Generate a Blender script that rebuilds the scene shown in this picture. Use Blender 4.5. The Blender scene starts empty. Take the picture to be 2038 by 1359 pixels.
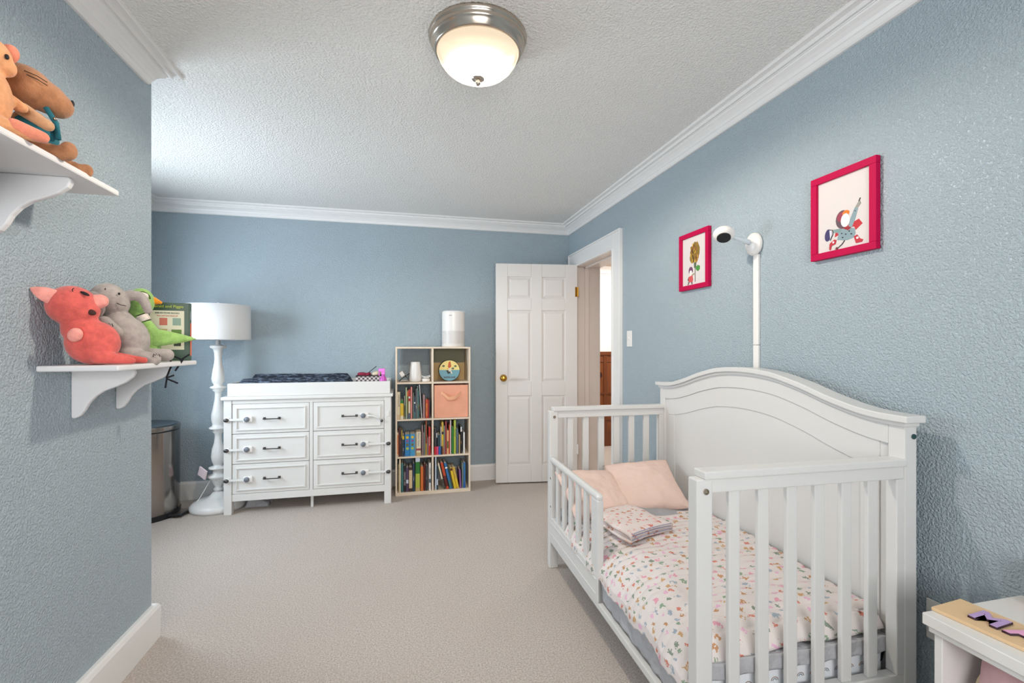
import bpy, bmesh, math, random
from mathutils import Vector, Matrix, Euler, noise as mnoise
random.seed(7)
SC = bpy.context.scene
COL = SC.collection
# ---------------------------------------------------------------- camera
YAW = math.atan(219 / 922)
cam_d = bpy.data.cameras.new('camera')
cam = bpy.data.objects.new('camera', cam_d); COL.objects.link(cam)
cam.location = (0, 0, 1.26); cam.rotation_euler = (math.pi / 2, 0, -YAW)
cam_d.sensor_width = 36; cam_d.lens = 922 / 2038 * 36
cam_d.shift_y = 11.5 / 2038; cam_d.clip_start = .02
SC.camera = cam
# ---------------------------------------------------------------- light
SC.view_settings.view_transform = 'Standard'; SC.view_settings.look = 'None'
SC.view_settings.gamma = 1; SC.view_settings.use_curve_mapping = False
SC.view_settings.exposure = 0.40
w = bpy.data.worlds.new('world'); SC.world = w; w.use_nodes = True
w.node_tree.nodes['Background'].inputs[0].default_value = (.72, .85, 1, 1)
w.node_tree.nodes['Background'].inputs[1].default_value = 1.2

def area(name, loc, direction, sx, sy, power, color):
    l = bpy.data.lights.new(name, 'AREA'); l.shape = 'RECTANGLE'; l.size = sx; l.size_y = sy
    l.energy = power; l.color = color
    o = bpy.data.objects.new(name, l); COL.objects.link(o); o.location = loc
    o.rotation_euler = Vector(direction).to_track_quat('-Z', 'Y').to_euler()
    return o
area('front_window_daylight', (0.05, -1.62, 1.5), (0, 1, -.05), 1.7, 1.25, 56, (1, .985, .965))
area('alcove_window_daylight', (-2.22, 3.1, 1.45), (1, .06, 0), 1.0, 1.25, 46, (.78, .9, 1))
area('hall_ceiling_light', (2.7, 4.6, 2.2), (0, .25, -1), 0.5, .5, 22, (1, .96, .92))
pl = bpy.data.lights.new('ceiling_bulb', 'SPOT'); pl.energy = 84; pl.spot_size = math.radians(174); pl.spot_blend = .3; pl.color = (1, .9, .76); pl.shadow_soft_size = .05
plo = bpy.data.objects.new('ceiling_bulb', pl); COL.objects.link(plo); plo.location = (.287, 1.78, 2.335)

# ---------------------------------------------------------------- materials
def s2l(c):
    c = c / 255
    return c / 12.92 if c <= .04045 else ((c + .055) / 1.055) ** 2.4
def rgb(r, g, b): return (s2l(r), s2l(g), s2l(b), 1)
class NT:
    def __init__(s, name):
        s.m = bpy.data.materials.new(name); s.m.use_nodes = True
        s.t = s.m.node_tree; s.b = s.t.nodes['Principled BSDF']; s.out = s.t.nodes['Material Output']
    def n(s, typ, **kw):
        nd = s.t.nodes.new(typ)
        for k, v in kw.items():
            if k.startswith('i_'): nd.inputs[int(k[2:])].default_value = v
            else: setattr(nd, k, v)
        return nd
    def l(s, a, b): s.t.links.new(a, b)
    def math(s, op, a, b=None, c=None):
        nd = s.n('ShaderNodeMath', operation=op)
        for i, x in enumerate((a, b, c)):
            if x is None: continue
            if isinstance(x, (int, float)): nd.inputs[i].default_value = x
            else: s.l(x, nd.inputs[i])
        return nd.outputs[0]
    def mix(s, fac, a, b):
        nd = s.n('ShaderNodeMix', data_type='RGBA')
        for i, x in ((0, fac), (6, a), (7, b)):
            if isinstance(x, (int, float, tuple)): nd.inputs[i].default_value = x
            else: s.l(x, nd.inputs[i])
        return nd.outputs[2]
    def noise(s, scale, detail=2, rough=.5, vec=None):
        nd = s.n('ShaderNodeTexNoise'); nd.inputs['Scale'].default_value = scale
        nd.inputs['Detail'].default_value = detail; nd.inputs['Roughness'].default_value = rough
        if vec is None:
            tc = s.n('ShaderNodeTexCoord'); vec = tc.outputs['Object']
        s.l(vec, nd.inputs['Vector']); return nd.outputs['Fac']
    def bump(s, h, strength, dist):
        bp = s.n('ShaderNodeBump'); bp.inputs['Strength'].default_value = strength; bp.inputs['Distance'].default_value = dist
        s.l(h, bp.inputs['Height']); s.l(bp.outputs[0], s.b.inputs['Normal'])
MC = {}
def mat(name, col, rough=.5, metal=0, bump=None, var=None, sheen=0, spec=None, coat=0):
    if name in MC: return MC[name]
    t = NT(name); t.b.inputs['Base Color'].default_value = rgb(*col)
    t.b.inputs['Roughness'].default_value = rough; t.b.inputs['Metallic'].default_value = metal
    if spec is not None: t.b.inputs['Specular IOR Level'].default_value = spec
    if sheen: t.b.inputs['Sheen Weight'].default_value = sheen; t.b.inputs['Sheen Roughness'].default_value = .6
    if coat: t.b.inputs['Coat Weight'].default_value = coat
    if bump: t.bump(t.noise(bump[0], 3), bump[1], bump[2])
    if var:
        f = t.noise(var[0], 3)
        c2 = rgb(*[max(0, min(255, x * var[1])) for x in col])
        t.l(t.mix(f, rgb(*col), c2), t.b.inputs['Base Color'])
    MC[name] = t.m; return t.m

# painted plaster with knock-down texture
def plaster(name, col, scale, strength, dist, rough=.55):
    t = NT(name); t.b.inputs['Roughness'].default_value = rough
    a = t.noise(scale, 3, .55); b = t.noise(scale * .32, 2)
    ramp = t.n('ShaderNodeMapRange'); ramp.inputs[1].default_value = .38; ramp.inputs[2].default_value = .66
    t.l(a, ramp.inputs[0])
    h = t.math('ADD', ramp.outputs[0], t.math('MULTIPLY', b, .6))
    t.bump(h, strength, dist)
    c = t.noise(1.3, 2)
    t.l(t.mix(c, rgb(*col), rgb(*[x * .965 for x in col])), t.b.inputs['Base Color'])
    return t.m
M_WALL = plaster('blue_wall_paint', (182, 197, 206), 135, .8, .0055, .5)
M_CEIL = plaster('stippled_ceiling_paint', (247, 245, 241), 105, .8, .0045, .7)
M_TRIM = mat('white_trim_paint', (236, 234, 232), .35)
M_WHITE = mat('white_furniture_paint', (226, 224, 221), .32, bump=(30, .03, .002))
M_DOOR = mat('white_door_paint', (228, 223, 219), .4, bump=(40, .05, .002))
M_CRIB = mat('white_crib_paint', (217, 216, 214), .3)
M_SHELF = mat('shelf_white_paint', (232, 231, 232), .38)
M_BCASE = mat('cream_laminate', (232, 214, 192), .5, bump=(60, .03, .001))
M_NICKEL = mat('brushed_nickel', (190, 178, 165), .22, 1)
M_STEEL = mat('brushed_steel', (150, 142, 136), .16, 1)
M_DKMET = mat('dark_pewter', (90, 88, 88), .35, .9)
M_BRASS = mat('brass', (196, 148, 62), .18, 1)
M_BLACK = mat('black_plastic', (26, 26, 30), .35)
M_PLAST = mat('white_plastic', (238, 234, 230), .3)
def carpet():
    t = NT('beige_carpet'); t.b.inputs['Roughness'].default_value = .95
    t.b.inputs['Specular IOR Level'].default_value = .1
    a0 = t.noise(150, 4, .75); b = t.noise(2.6, 3); c = t.noise(60, 2)
    mr = t.n('ShaderNodeMapRange'); mr.inputs[1].default_value = .36; mr.inputs[2].default_value = .62; t.l(a0, mr.inputs[0]); a = mr.outputs[0]
    col = t.mix(a, rgb(190, 173, 161), rgb(255, 245, 237))
    col = t.mix(t.math('MULTIPLY', b, .55), col, rgb(222, 206, 194))
    t.l(col, t.b.inputs['Base Color'])
    t.bump(t.math('ADD', a, t.math('MULTIPLY', c, .8)), .8, .005)
    return t.m
M_CARPET = carpet()
def pine():
    t = NT('knotty_pine'); t.b.inputs['Roughness'].default_value = .35
    tc = t.n('ShaderNodeTexCoord'); mp = t.n('ShaderNodeMapping'); mp.inputs['Scale'].default_value = (14, 14, 1.6)
    t.l(tc.outputs['Object'], mp.inputs[0])
    a = t.noise(3, 4, .6, mp.outputs[0]); b = t.noise(7, 1)
    col = t.mix(a, rgb(150, 84, 42), rgb(92, 46, 22))
    k = t.math('LESS_THAN', b, .3)
    t.l(t.mix(k, col, rgb(60, 22, 8)), t.b.inputs['Base Color'])
    return t.m
M_PINE = pine()

# ---------------------------------------------------------------- mesh helpers
class MB:
    def __init__(s): s.bm = bmesh.new()
    def box(s, x0, x1, y0, y1, z0, z1, mtx=None):
        v = [s.bm.verts.new(p) for p in ((x0,y0,z0),(x1,y0,z0),(x1,y1,z0),(x0,y1,z0),(x0,y0,z1),(x1,y0,z1),(x1,y1,z1),(x0,y1,z1))]
        for f in ((3,2,1,0),(4,5,6,7),(0,1,5,4),(1,2,6,5),(2,3,7,6),(3,0,4,7)): s.bm.faces.new([v[i] for i in f])
        if mtx: bmesh.ops.transform(s.bm, matrix=mtx, verts=v)
        return s
    def prism(s, poly, a0, a1, axis='Y', mtx=None):
        """poly 2D: axis Y -> (x,z); X -> (y,z); Z -> (x,y)"""
        def P(p, a): return {'Y': (p[0], a, p[1]), 'X': (a, p[0], p[1]), 'Z': (p[0], p[1], a)}[axis]
        A = [s.bm.verts.new(P(p, a0)) for p in poly]; B = [s.bm.verts.new(P(p, a1)) for p in poly]
        fs = [s.bm.faces.new(A), s.bm.faces.new(B[::-1])]
        n = len(poly)
        for i in range(n): fs.append(s.bm.faces.new((A[i], B[i], B[(i+1) % n], A[(i+1) % n])))
        bmesh.ops.recalc_face_normals(s.bm, faces=fs)
        if mtx: bmesh.ops.transform(s.bm, matrix=mtx, verts=A + B)
        return s
    def lathe(s, prof, c=(0,0,0), seg=32, mtx=None, cap=True):
        rings = []
        for r, z in prof:
            rings.append([s.bm.verts.new((c[0] + r*math.cos(2*math.pi*i/seg), c[1] + r*math.sin(2*math.pi*i/seg), c[2] + z)) for i in range(seg)])
        fs = []
        for a, b in zip(rings, rings[1:]):
            for i in range(seg): fs.append(s.bm.faces.new((a[i], a[(i+1) % seg], b[(i+1) % seg], b[i])))
        if cap:
            if prof[0][0] > 1e-4: fs.append(s.bm.faces.new(rings[0][::-1]))
            if prof[-1][0] > 1e-4: fs.append(s.bm.faces.new(rings[-1]))
        bmesh.ops.recalc_face_normals(s.bm, faces=fs)
        if mtx: bmesh.ops.transform(s.bm, matrix=mtx, verts=[v for r in rings for v in r])
        return s
    def tube(s, pts, r, seg=8, radii=None):
        pts = [Vector(p) for p in pts]; rings = []
        up = Vector((0, 0, 1))
        for i, p in enumerate(pts):
            d = (pts[min(i+1, len(pts)-1)] - pts[max(i-1, 0)]).normalized()
            a = d.cross(up); 
            if a.length < 1e-3: a = d.cross(Vector((1, 0, 0)))
            a.normalize(); b = d.cross(a).normalized()
            rr = radii[i] if radii else r
            rings.append([s.bm.verts.new(p + a*rr*math.cos(2*math.pi*k/seg) + b*rr*math.sin(2*math.pi*k/seg)) for k in range(seg)])
        fs = []
        for a, b in zip(rings, rings[1:]):
            for k in range(seg): fs.append(s.bm.faces.new((a[k], a[(k+1) % seg], b[(k+1) % seg], b[k])))
        fs.append(s.bm.faces.new(rings[0])); fs.append(s.bm.faces.new(rings[-1][::-1]))
        bmesh.ops.recalc_face_normals(s.bm, faces=fs)
        return s
    def ell(s, c, r, rot=(0,0,0), sub=3):
        if isinstance(r, (int, float)): r = (r, r, r)
        m = Matrix.Translation(c) @ Euler([math.radians(a) for a in rot]).to_matrix().to_4x4() @ Matrix.Diagonal((*r, 1))
        bmesh.ops.create_icosphere(s.bm, subdivisions=sub, radius=1, matrix=m); return s
    def limb(s, p0, r0, p1, r1, n=9):
        p0, p1 = Vector(p0), Vector(p1)
        for i in range(n):
            t = i / (n-1); s.ell(p0.lerp(p1, t), r0 + (r1-r0)*t, sub=2)
        return s
    def build(s, name, m, parent=None, smooth=False, bev=0, sub=0, remesh=0, seg=2):
        me = bpy.data.meshes.new(name); s.bm.to_mesh(me); s.bm.free()
        me.materials.append(m)
        o = bpy.data.objects.new(name, me); COL.objects.link(o)
        if parent: o.parent = parent
        if remesh:
            r = o.modifiers.new('remesh', 'REMESH'); r.mode = 'VOXEL'; r.voxel_size = remesh; r.use_smooth_shade = True
            q = o.modifiers.new('smooth', 'SMOOTH'); q.factor = .5; q.iterations = 6
        if bev:
            b = o.modifiers.new('bevel', 'BEVEL'); b.width = bev; b.segments = seg; b.limit_method = 'ANGLE'; b.angle_limit = .6
            b.harden_normals = False
        if sub:
            q = o.modifiers.new('sub', 'SUBSURF'); q.levels = sub; q.render_levels = sub
        if smooth:
            for p in me.polygons: p.use_smooth = True
        return o
def autosmooth(o, ang=35):
    me = o.data
    bm = bmesh.new(); bm.from_mesh(me)
    for e in bm.edges:
        if len(e.link_faces) == 2 and e.calc_face_angle(0) > math.radians(ang): e.smooth = False
    for f in bm.faces: f.smooth = True
    bm.to_mesh(me); bm.free(); return o
def B(name, m, parent, *a, bev=.002): return MB().box(*a).build(name, m, parent, bev=bev)
def struct(o): o['kind'] = 'structure'; return o
def tag(o, label, cat, group=None, kind=None):
    o['label'] = label; o['category'] = cat
    if group: o['group'] = group
    if kind: o['kind'] = kind
    return o
def thing(name, loc, label, cat, group=None, rz=0):
    o = bpy.data.objects.new(name, None); COL.objects.link(o); o.location = loc; o.rotation_euler = (0, 0, math.radians(rz))
    o.empty_display_size = .05
    return tag(o, label, cat, group)
def grid(nx, ny, fn):
    m = MB(); V = [[m.bm.verts.new(fn(i/(nx-1), j/(ny-1))) for i in range(nx)] for j in range(ny)]
    uv = m.bm.loops.layers.uv.new('UVMap')
    for j in range(ny-1):
        for i in range(nx-1): m.bm.faces.new((V[j][i], V[j][i+1], V[j+1][i+1], V[j+1][i]))
    return m
def text(name, body, size, m, parent, loc, rot, depth=.0006, align='CENTER', sx=1, bold=0):
    c = bpy.data.curves.new(name, 'FONT'); c.body = body; c.size = size; c.extrude = depth; c.align_x = align; c.align_y = 'CENTER'
    c.offset = bold
    t = bpy.data.objects.new(name, c); COL.objects.link(t)
    bpy.context.view_layer.update()
    dg = bpy.context.evaluated_depsgraph_get()
    me = bpy.data.meshes.new_from_object(t.evaluated_get(dg)); bpy.data.objects.remove(t)
    me.materials.clear(); me.materials.append(m)
    o = bpy.data.objects.new(name, me); COL.objects.link(o); o.parent = parent
    o.location = loc; o.rotation_euler = [math.radians(a) for a in rot]; o.scale = (sx, 1, 1)
    return o
def N3(x, y, z=0): return mnoise.noise(Vector((x, y, z)))

# ================================================================ ROOM
XL, XR, XA, YB, YF, YC, ZC = -1.05, 1.615, -2.0, 4.35, -1.35, 2.30, 2.46
struct(B('floor', M_CARPET, None, -2.2, 4.2, -1.6, 5.7, -.1, 0, bev=0))
struct(B('ceiling', M_CEIL, None, -2.2, XR + .1, -1.6, 4.5, ZC, ZC + .1, bev=0))
struct(B('wall_left', M_WALL, None, -1.17, XL, YF - .15, YC, 0, ZC, bev=0))
struct(B('wall_left_return', M_WALL, None, XA - .15, -1.17, YC - .12, YC, 0, ZC, bev=0))
# alcove wall with window opening y 2.6..3.6 z .85..2.05
def wall_x(name, x0, x1, ya, yb, holes, m=M_WALL, z1=ZC):
    mb = MB(); y = ya
    for (h0, h1, z0, zz) in holes:
        mb.box(x0, x1, y, h0, 0, z1)
        if z0 > 0: mb.box(x0, x1, h0, h1, 0, z0)
        mb.box(x0, x1, h0, h1, zz, z1); y = h1
    mb.box(x0, x1, y, yb, 0, z1)
    return struct(mb.build(name, m))
wall_x('wall_alcove', XA - .15, XA, YC, YB, [(2.6, 3.6, .85, 2.05)])
OP0, OP1, OPZ = 3.335, 4.165, 2.04     # doorway
wall_x('wall_right', XR, XR + .21, YF - .15, YB + .12, [(OP0, OP1, 0, OPZ)])
struct(B('wall_back', M_WALL, None, XA - .15, XR, YB, YB + .12, 0, ZC, bev=0))
mb = MB(); mb.box(XA - .15, -.8, YF - .15, YF, 0, ZC).box(.9, XR, YF - .15, YF, 0, ZC).box(-.8, .9, YF - .15, YF, 0, .85).box(-.8, .9, YF - .15, YF, 2.12, ZC)
struct(mb.build('wall_front', M_WALL))
t = NT('window_glass'); g1 = t.n('ShaderNodeBsdfTransparent'); g2 = t.n('ShaderNodeBsdfGlossy'); g2.inputs['Roughness'].default_value = .02
mx = t.n('ShaderNodeMixShader'); mx.inputs[0].default_value = .06; t.l(g1.outputs[0], mx.inputs[1]); t.l(g2.outputs[0], mx.inputs[2]); t.l(mx.outputs[0], t.out.inputs[0])
M_PANE = t.m
def window(n, mk):
    r = struct(mk[0]); r.name = 'window_%d' % n
    p = mk[1]; p.parent = r; p.name = 'pane'
mf = MB()
for a in ((-.8, -.74, .85, 2.12), (.84, .9, .85, 2.12), (-.74, .84, .85, .91), (-.74, .84, 2.06, 2.12), (-.74, .84, 1.46, 1.5), (.03, .07, .91, 2.06)):
    mf.box(a[0], a[1], YF - .09, YF - .04, a[2], a[3])
window(1, (mf.build('f', M_TRIM, bev=.003), B('p', M_PANE, None, -.74, .84, YF - .068, YF - .064, .91, 2.06, bev=0)))
mf = MB()
for a in ((2.6, 2.66, .85, 2.05), (3.54, 3.6, .85, 2.05), (2.66, 3.54, .85, .91), (2.66, 3.54, 1.99, 2.05), (2.66, 3.54, 1.43, 1.47)):
    mf.box(XA - .09, XA - .04, a[0], a[1], a[2], a[3])
window(2, (mf.build('f', M_TRIM, bev=.003), B('p', M_PANE, None, XA - .068, XA - .064, 2.66, 3.54, .91, 1.99, bev=0)))

# crown moulding: profile (p out from wall, z below ceiling)
CP = [(0, -.092), (.010, -.092), (.016, -.086), (.019, -.074), (.020, -.070), (.024, -.068), (.030, -.056), (.042, -.044), (.054, -.036),
      (.056, -.031), (.060, -.030), (.062, -.026), (.066, -.026), (.068, -.029), (.074, -.029), (.0755, -.0135), (.100, -.0125), (.103, -.009), (.103, 0), (0, 0)]
def sweep(name, prof, path, close_ends=True, m=M_TRIM, zc=ZC):
    """path: list of (wall point xy, inward unit offset vector for p=1) -> mitred run"""
    mb = MB(); rings = []
    for (x, y), (ox, oy) in path:
        rings.append([mb.bm.verts.new((x + ox*p, y + oy*p, zc + dz)) for p, dz in prof])
    n = len(prof); fs = []
    for a, b in zip(rings, rings[1:]):
        for i in range(n): fs.append(mb.bm.faces.new((a[i], b[i], b[(i+1) % n], a[(i+1) % n])))
    fs.append(mb.bm.faces.new(rings[0])); fs.append(mb.bm.faces.new(rings[-1][::-1]))
    bmesh.ops.recalc_face_normals(mb.bm, faces=fs)
    return struct(mb.build(name, m))
sweep('trim_1', CP, [((XR, YF), (-1, 1)), ((XR, YB), (-1, -1))])
sweep('trim_2', CP, [((XR, YB), (-1, -1)), ((XA, YB), (1, -1))])
sweep('trim_3', CP, [((XA, YB), (1, -1)), ((XA, YC), (1, 1))])
sweep('trim_4', CP, [((XL, YC - .055), (1, 1)), ((XL, YF), (1, 1))])
BP = [(0, 0), (.016, 0), (.017, .132), (.013, .145), (.009, .150), (0, .150)]
sweep('baseboard_back', BP, [((XR, YB), (-1, -1)), ((XA, YB), (1, -1))], zc=0)
sweep('baseboard_alcove', BP, [((XA, YB), (1, -1)), ((XA, YC), (1, 1))], zc=0)
sweep('baseboard_left', [(p*1.5, z) for p, z in BP], [((XL - .1, YC), (0, 1)), ((XL, YC), (1, 1)), ((XL, YF), (1, 0))], zc=0)
sweep('baseboard_right', BP, [((XR, YF), (-1, 0)), ((XR, 3.2), (-1, 0))], zc=0)

# doorway casing and jamb  (trim)
cs = MB()
cs.box(XR - .02, XR, 3.20, OP0, 0, 2.15).box(XR - .02, XR, OP1, 4.295, 0, 2.15).box(XR - .0199, XR, OP0, OP1, 2.03, 2.15)
cs.box(XR - .03, XR, 3.195, 3.213, 0, 2.157).box(XR - .03, XR, 4.287, 4.303, 0, 2.157).box(XR - .0301, XR, 3.213, 4.287, 2.143, 2.157)
cs.box(XR - .026, XR, OP0 - .014, OP0 + .006, 0, 2.03).box(XR - .026, XR, OP0, OP1, 2.022, 2.04)
struct(cs.build('trim_5', M_TRIM, bev=.0025))
jb = MB()
jb.box(XR - .005, XR + .235, OP1 - .035, OP1, 0, OPZ - .02).box(XR - .005, XR + .235, OP0, OP0 + .02, 0, OPZ - .02).box(XR - .005, XR + .235, OP0, OP1, OPZ - .02, OPZ)
jb.box(XR + .075, XR + .115, OP1 - .049, OP1 - .035, 0, OPZ - .02).box(XR + .075, XR + .115, OP0 + .02, OP1 - .035, OPZ - .034, OPZ - .02)
struct(jb.build('trim_6', mat('jamb_paint', (224, 212, 205), .4), bev=.002))

# hallway beyond the door
M_HW = mat('hall_white_paint', (240, 236, 230), .6)
struct(B('wall_hall_far', M_HW, None, XR + .21, 4.0, 5.5, 5.6, 0, 2.4, bev=0))
struct(B('wall_hall_side', M_HW, None, 3.9, 4.0, 2.4, 5.5, 0, 2.4, bev=0))
struct(B('wall_hall_near', M_HW, None, XR + .21, 4.0, 2.3, 2.4, 0, 2.4, bev=0))
struct(B('wall_hall_left', M_HW, None, XR + .1, XR + .21, YB + .12, 5.6, 0, 2.4, bev=0))
struct(B('ceiling_hall', mat('hall_ceiling_paint', (206, 184, 164), .8), None, XR + .21, 4.0, 2.3, 5.6, 2.30, 2.4, bev=0))
struct(B('trim_7', M_TRIM, None, XR + .22, 3.9, 5.475, 5.499, 2.2, 2.255))
wn = MB().box(XR + .22, 3.9, 5.48, 5.4995, .0, 1.2)
wo = struct(wn.build('trim_8', M_PINE))
wn = MB().box(XR + .22, 3.9, 5.462, 5.482, 1.16, 1.205).box(XR + .22, 3.9, 5.467, 5.482, .66, .685).box(XR + .22, 3.9, 5.467, 5.482, .0, .2).box(XR + .22, 3.9, 5.472, 5.482, 1.07, 1.085).box(XR + .22, 3.9, 5.467, 5.482, .33, .35)
for x in (2.05, 2.5, 2.95, 3.4): wn.box(x, x + .05, 5.469, 5.481, .2, 1.16)
r = wn.build('rail', mat('pine_rail', (110, 58, 28), .35), wo, bev=.003)

# door leaf (6 panels), hinged at far jamb, open against the back wall
door = MB(); W, HH, T = .765, 2.02, .036
def pan(x0, x1, z0, z1): return (x0, x1, z0, z1)
PAN = [(.115, .335, 1.70, 1.90), (.435, .655, 1.70, 1.90), (.115, .335, .93, 1.59), (.435, .655, .93, 1.59), (.115, .335, .16, .80), (.435, .655, .16, .80)]
xs = [0, .115, .335, .435, .655, W]
door.box(0, .115, 0, T, 0, HH).box(.655, W, 0, T, 0, HH).box(.335, .435, 0, T, 0, HH)
for (a, b) in ((0, .16), (.80, .93), (1.59, 1.70), (1.90, HH)):
    door.box(.115, .335, 0, T, a, b).box(.435, .655, 0, T, a, b)
dr = door.build('door_1', M_DOOR, bev=.003); struct(dr)
dr.location = (1.602, 4.112, .012); dr.rotation_euler = (0, 0, math.radians(180 - 7.5))
# local: x along the leaf from the hinge, visible face is at local y = T
pp = MB()
for (x0, x1, z0, z1) in PAN:
    pp.box(x0, x1, .008, T - .012, z0, z1)
    for s_, y0, y1 in ((1, T - .012, T - .004), (-1, .008, .002)):
        a = .03
        v0 = [pp.bm.verts.new(p) for p in ((x0+.008, y0, z0+.008), (x1-.008, y0, z0+.008), (x1-.008, y0, z1-.008), (x0+.008, y0, z1-.008))]
        v1 = [pp.bm.verts.new(p) for p in ((x0+a, y1, z0+a), (x1-a, y1, z0+a), (x1-a, y1, z1-a), (x0+a, y1, z1-a))]
        fs = [pp.bm.faces.new(v1)] + [pp.bm.faces.new((v0[i], v0[(i+1) % 4], v1[(i+1) % 4], v1[i])) for i in range(4)]
        bmesh.ops.recalc_face_normals(pp.bm, faces=fs)
pp.build('door_panel', M_DOOR, dr)
kn = MB(); RX = Matrix.Rotation(-math.pi/2, 4, 'X')
kn.lathe([(.0, 0), (.032, 0), (.033, .003), (.028, .008), (.012, .010), (.010, .03), (.016, .036), (.027, .044), (.029, .056), (.024, .066), (.012, .071), (0, .071)], mtx=Matrix.Translation((W - .07, T, .965)) @ RX)
kn.build('door_knob', M_BRASS, dr, smooth=True)
for z in (.25, 1.72):
    MB().box(-.004, .022, T - .002, T + .003, z, z + .09).lathe([(.007, 0), (.007, .09)], c=(-.004, T + .003, z), seg=12).build('hinge', M_BRASS if z > 1 else M_DOOR, dr)
B('latch_plate', M_BRASS, dr, W - .001, W + .0015, .008, .028, .93, .99, bev=0)

# light switch and outlet
sw = thing('light_switch', (XR, 3.082, 1.322), 'white toggle light switch on the blue wall beside the doorway', 'switch')
B('switch_plate', M_PLAST, sw, -.008, 0, -.036, .036, -.058, .058, bev=.003)
B('toggle', M_PLAST, sw, -.02, -.007, -.005, .005, -.004, .014, bev=.002)
ol = thing('wall_outlet', (XR, 1.083, .41), 'white wall outlet plate low on the blue wall behind the crib foot', 'outlet')
B('outlet_plate', M_PLAST, ol, -.008, 0, -.037, .037, -.062, .062, bev=.003)
for z in (-.026, .026): MB().lathe([(0, 0), (.016, 0), (.016, .003), (0, .003)], mtx=Matrix.Translation((-.008, 0, z)) @ Matrix.Rotation(-math.pi/2, 4, 'Y')).build('socket', M_PLAST, ol)

# ================================================================ CEILING LIGHT
cl = thing('ceiling_light', (.287, 1.78, ZC), 'round flush ceiling light with nickel rim and frosted glass bowl', 'ceiling light')
MB().lathe([(.0, 0), (.188, 0), (.190, -.006), (.186, -.016), (.181, -.02), (.183, -.026), (.178, -.034), (.172, -.04), (.168, -.058), (.160, -.064), (.156, -.060), (.156, -.02), (0, -.02)], seg=64).build('rim', M_NICKEL, cl, smooth=True)
t = NT('frosted_glass_bowl'); t.t.nodes.remove(t.b)
em = t.n('ShaderNodeEmission'); em.inputs[0].default_value = (1, .84, .62, 1); em.inputs[1].default_value = 1.5
df = t.n('ShaderNodeBsdfTranslucent'); df.inputs[0].default_value = (.14, .125, .105, 1)
tr = t.n('ShaderNodeBsdfTransparent'); ad = t.n('ShaderNodeAddShader'); mx = t.n('ShaderNodeMixShader'); mx.inputs[0].default_value = .6
t.l(em.outputs[0], ad.inputs[0]); t.l(df.outputs[0], ad.inputs[1]); t.l(ad.outputs[0], mx.inputs[1]); t.l(tr.outputs[0], mx.inputs[2]); t.l(mx.outputs[0], t.out.inputs[0])
bowl = [(.157, -.055), (.157, -.066), (.150, -.085), (.136, -.106), (.114, -.126), (.088, -.140), (.060, -.151), (.03, -.158), (.0, -.160)]
MB().lathe(bowl, seg=64, cap=False).build('glass_bowl', t.m, cl, smooth=True)
MB().lathe([(0, -.152), (.024, -.155), (.025, -.161), (.014, -.165), (.008, -.166), (.010, -.172), (.011, -.178), (.006, -.184), (0, -.187)], seg=24).build('finial', M_NICKEL, cl, smooth=True)

# ================================================================ LEFT WALL SHELVES
def bracket(name, y, parent, z):
    pts = [(0, 0), (.175, 0), (.180, -.012), (.172, -.028), (.150, -.046), (.120, -.060), (.090, -.072), (.066, -.090), (.048, -.112), (.036, -.136), (.024, -.152), (.010, -.160), (0, -.158)]
    return MB().prism([(p[0], p[1] + z) for p in pts], y - .009, y + .009).build(name, M_SHELF, parent, bev=.004)
def wall_shelf(y0, z, label, name='wall_shelf'):
    t = thing(name, (XL, y0, z), label, 'shelf', 'white bracket shelves on the left wall')
    MB().box(0, .21, 0, .555, -.018, 0).build('shelf_board', M_SHELF, t, bev=.005)
    bracket('bracket', .16, t, -.018); bracket('bracket', .402, t, -.018)
    return t
wall_shelf(1.65, 1.205, 'lower white wall shelf on curved brackets holding three plush toys')
wall_shelf(1.10, 1.738, 'upper white wall shelf on curved brackets holding tan plush toys')

# ================================================================ PLUSH TOYS
def plush_mat(name, col, var=.9): 
    if name in MC: return MC[name]
    t = NT(name); t.b.inputs['Roughness'].default_value = .95; t.b.inputs['Specular IOR Level'].default_value = .1
    t.b.inputs['Sheen Weight'].default_value = .3; t.b.inputs['Sheen Roughness'].default_value = .5
    a = t.noise(240, 3, .7); b = t.noise(38, 3, .6)
    mr = t.n('ShaderNodeMapRange'); mr.inputs[1].default_value = .35; mr.inputs[2].default_value = .65; t.l(b, mr.inputs[0])
    t.l(t.mix(mr.outputs[0], rgb(*[x * .94 for x in col]), rgb(*[min(255, x * 1.03 + 5) for x in col])), t.b.inputs['Base Color'])
    t.bump(t.math('ADD', t.math('MULTIPLY', a, .35), b), .55, .006)
    MC[name] = t.m; return t.m
M_PIG = plush_mat('coral_plush', (222, 100, 92)); M_PIGL = plush_mat('light_pink_plush', (245, 160, 148))
M_ELE = plush_mat('grey_plush', (172, 162, 156)); M_BIRD = plush_mat('green_plush', (158, 198, 112)); M_BEAK = plush_mat('orange_plush', (245, 150, 40))
M_TAN = plush_mat('brown_plush', (176, 122, 86)); M_TAN2 = plush_mat('light_tan_plush', (206, 158, 118)); M_PEACH = plush_mat('peach_plush', (226, 160, 112)); M_PEACH2 = plush_mat('pink_felt', (232, 140, 112))
M_INK = mat('black_stitching', (30, 24, 26), .7); M_TEAL = mat('teal_cloth', (32, 108, 122), .85, bump=(200, .3, .002)); M_WFELT = plush_mat('white_plush', (240, 225, 215))
def toy(name, x, y, z, rz, label, cat='plush toy'): return thing(name, (x, y, z), label, cat, rz=rz)
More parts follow.
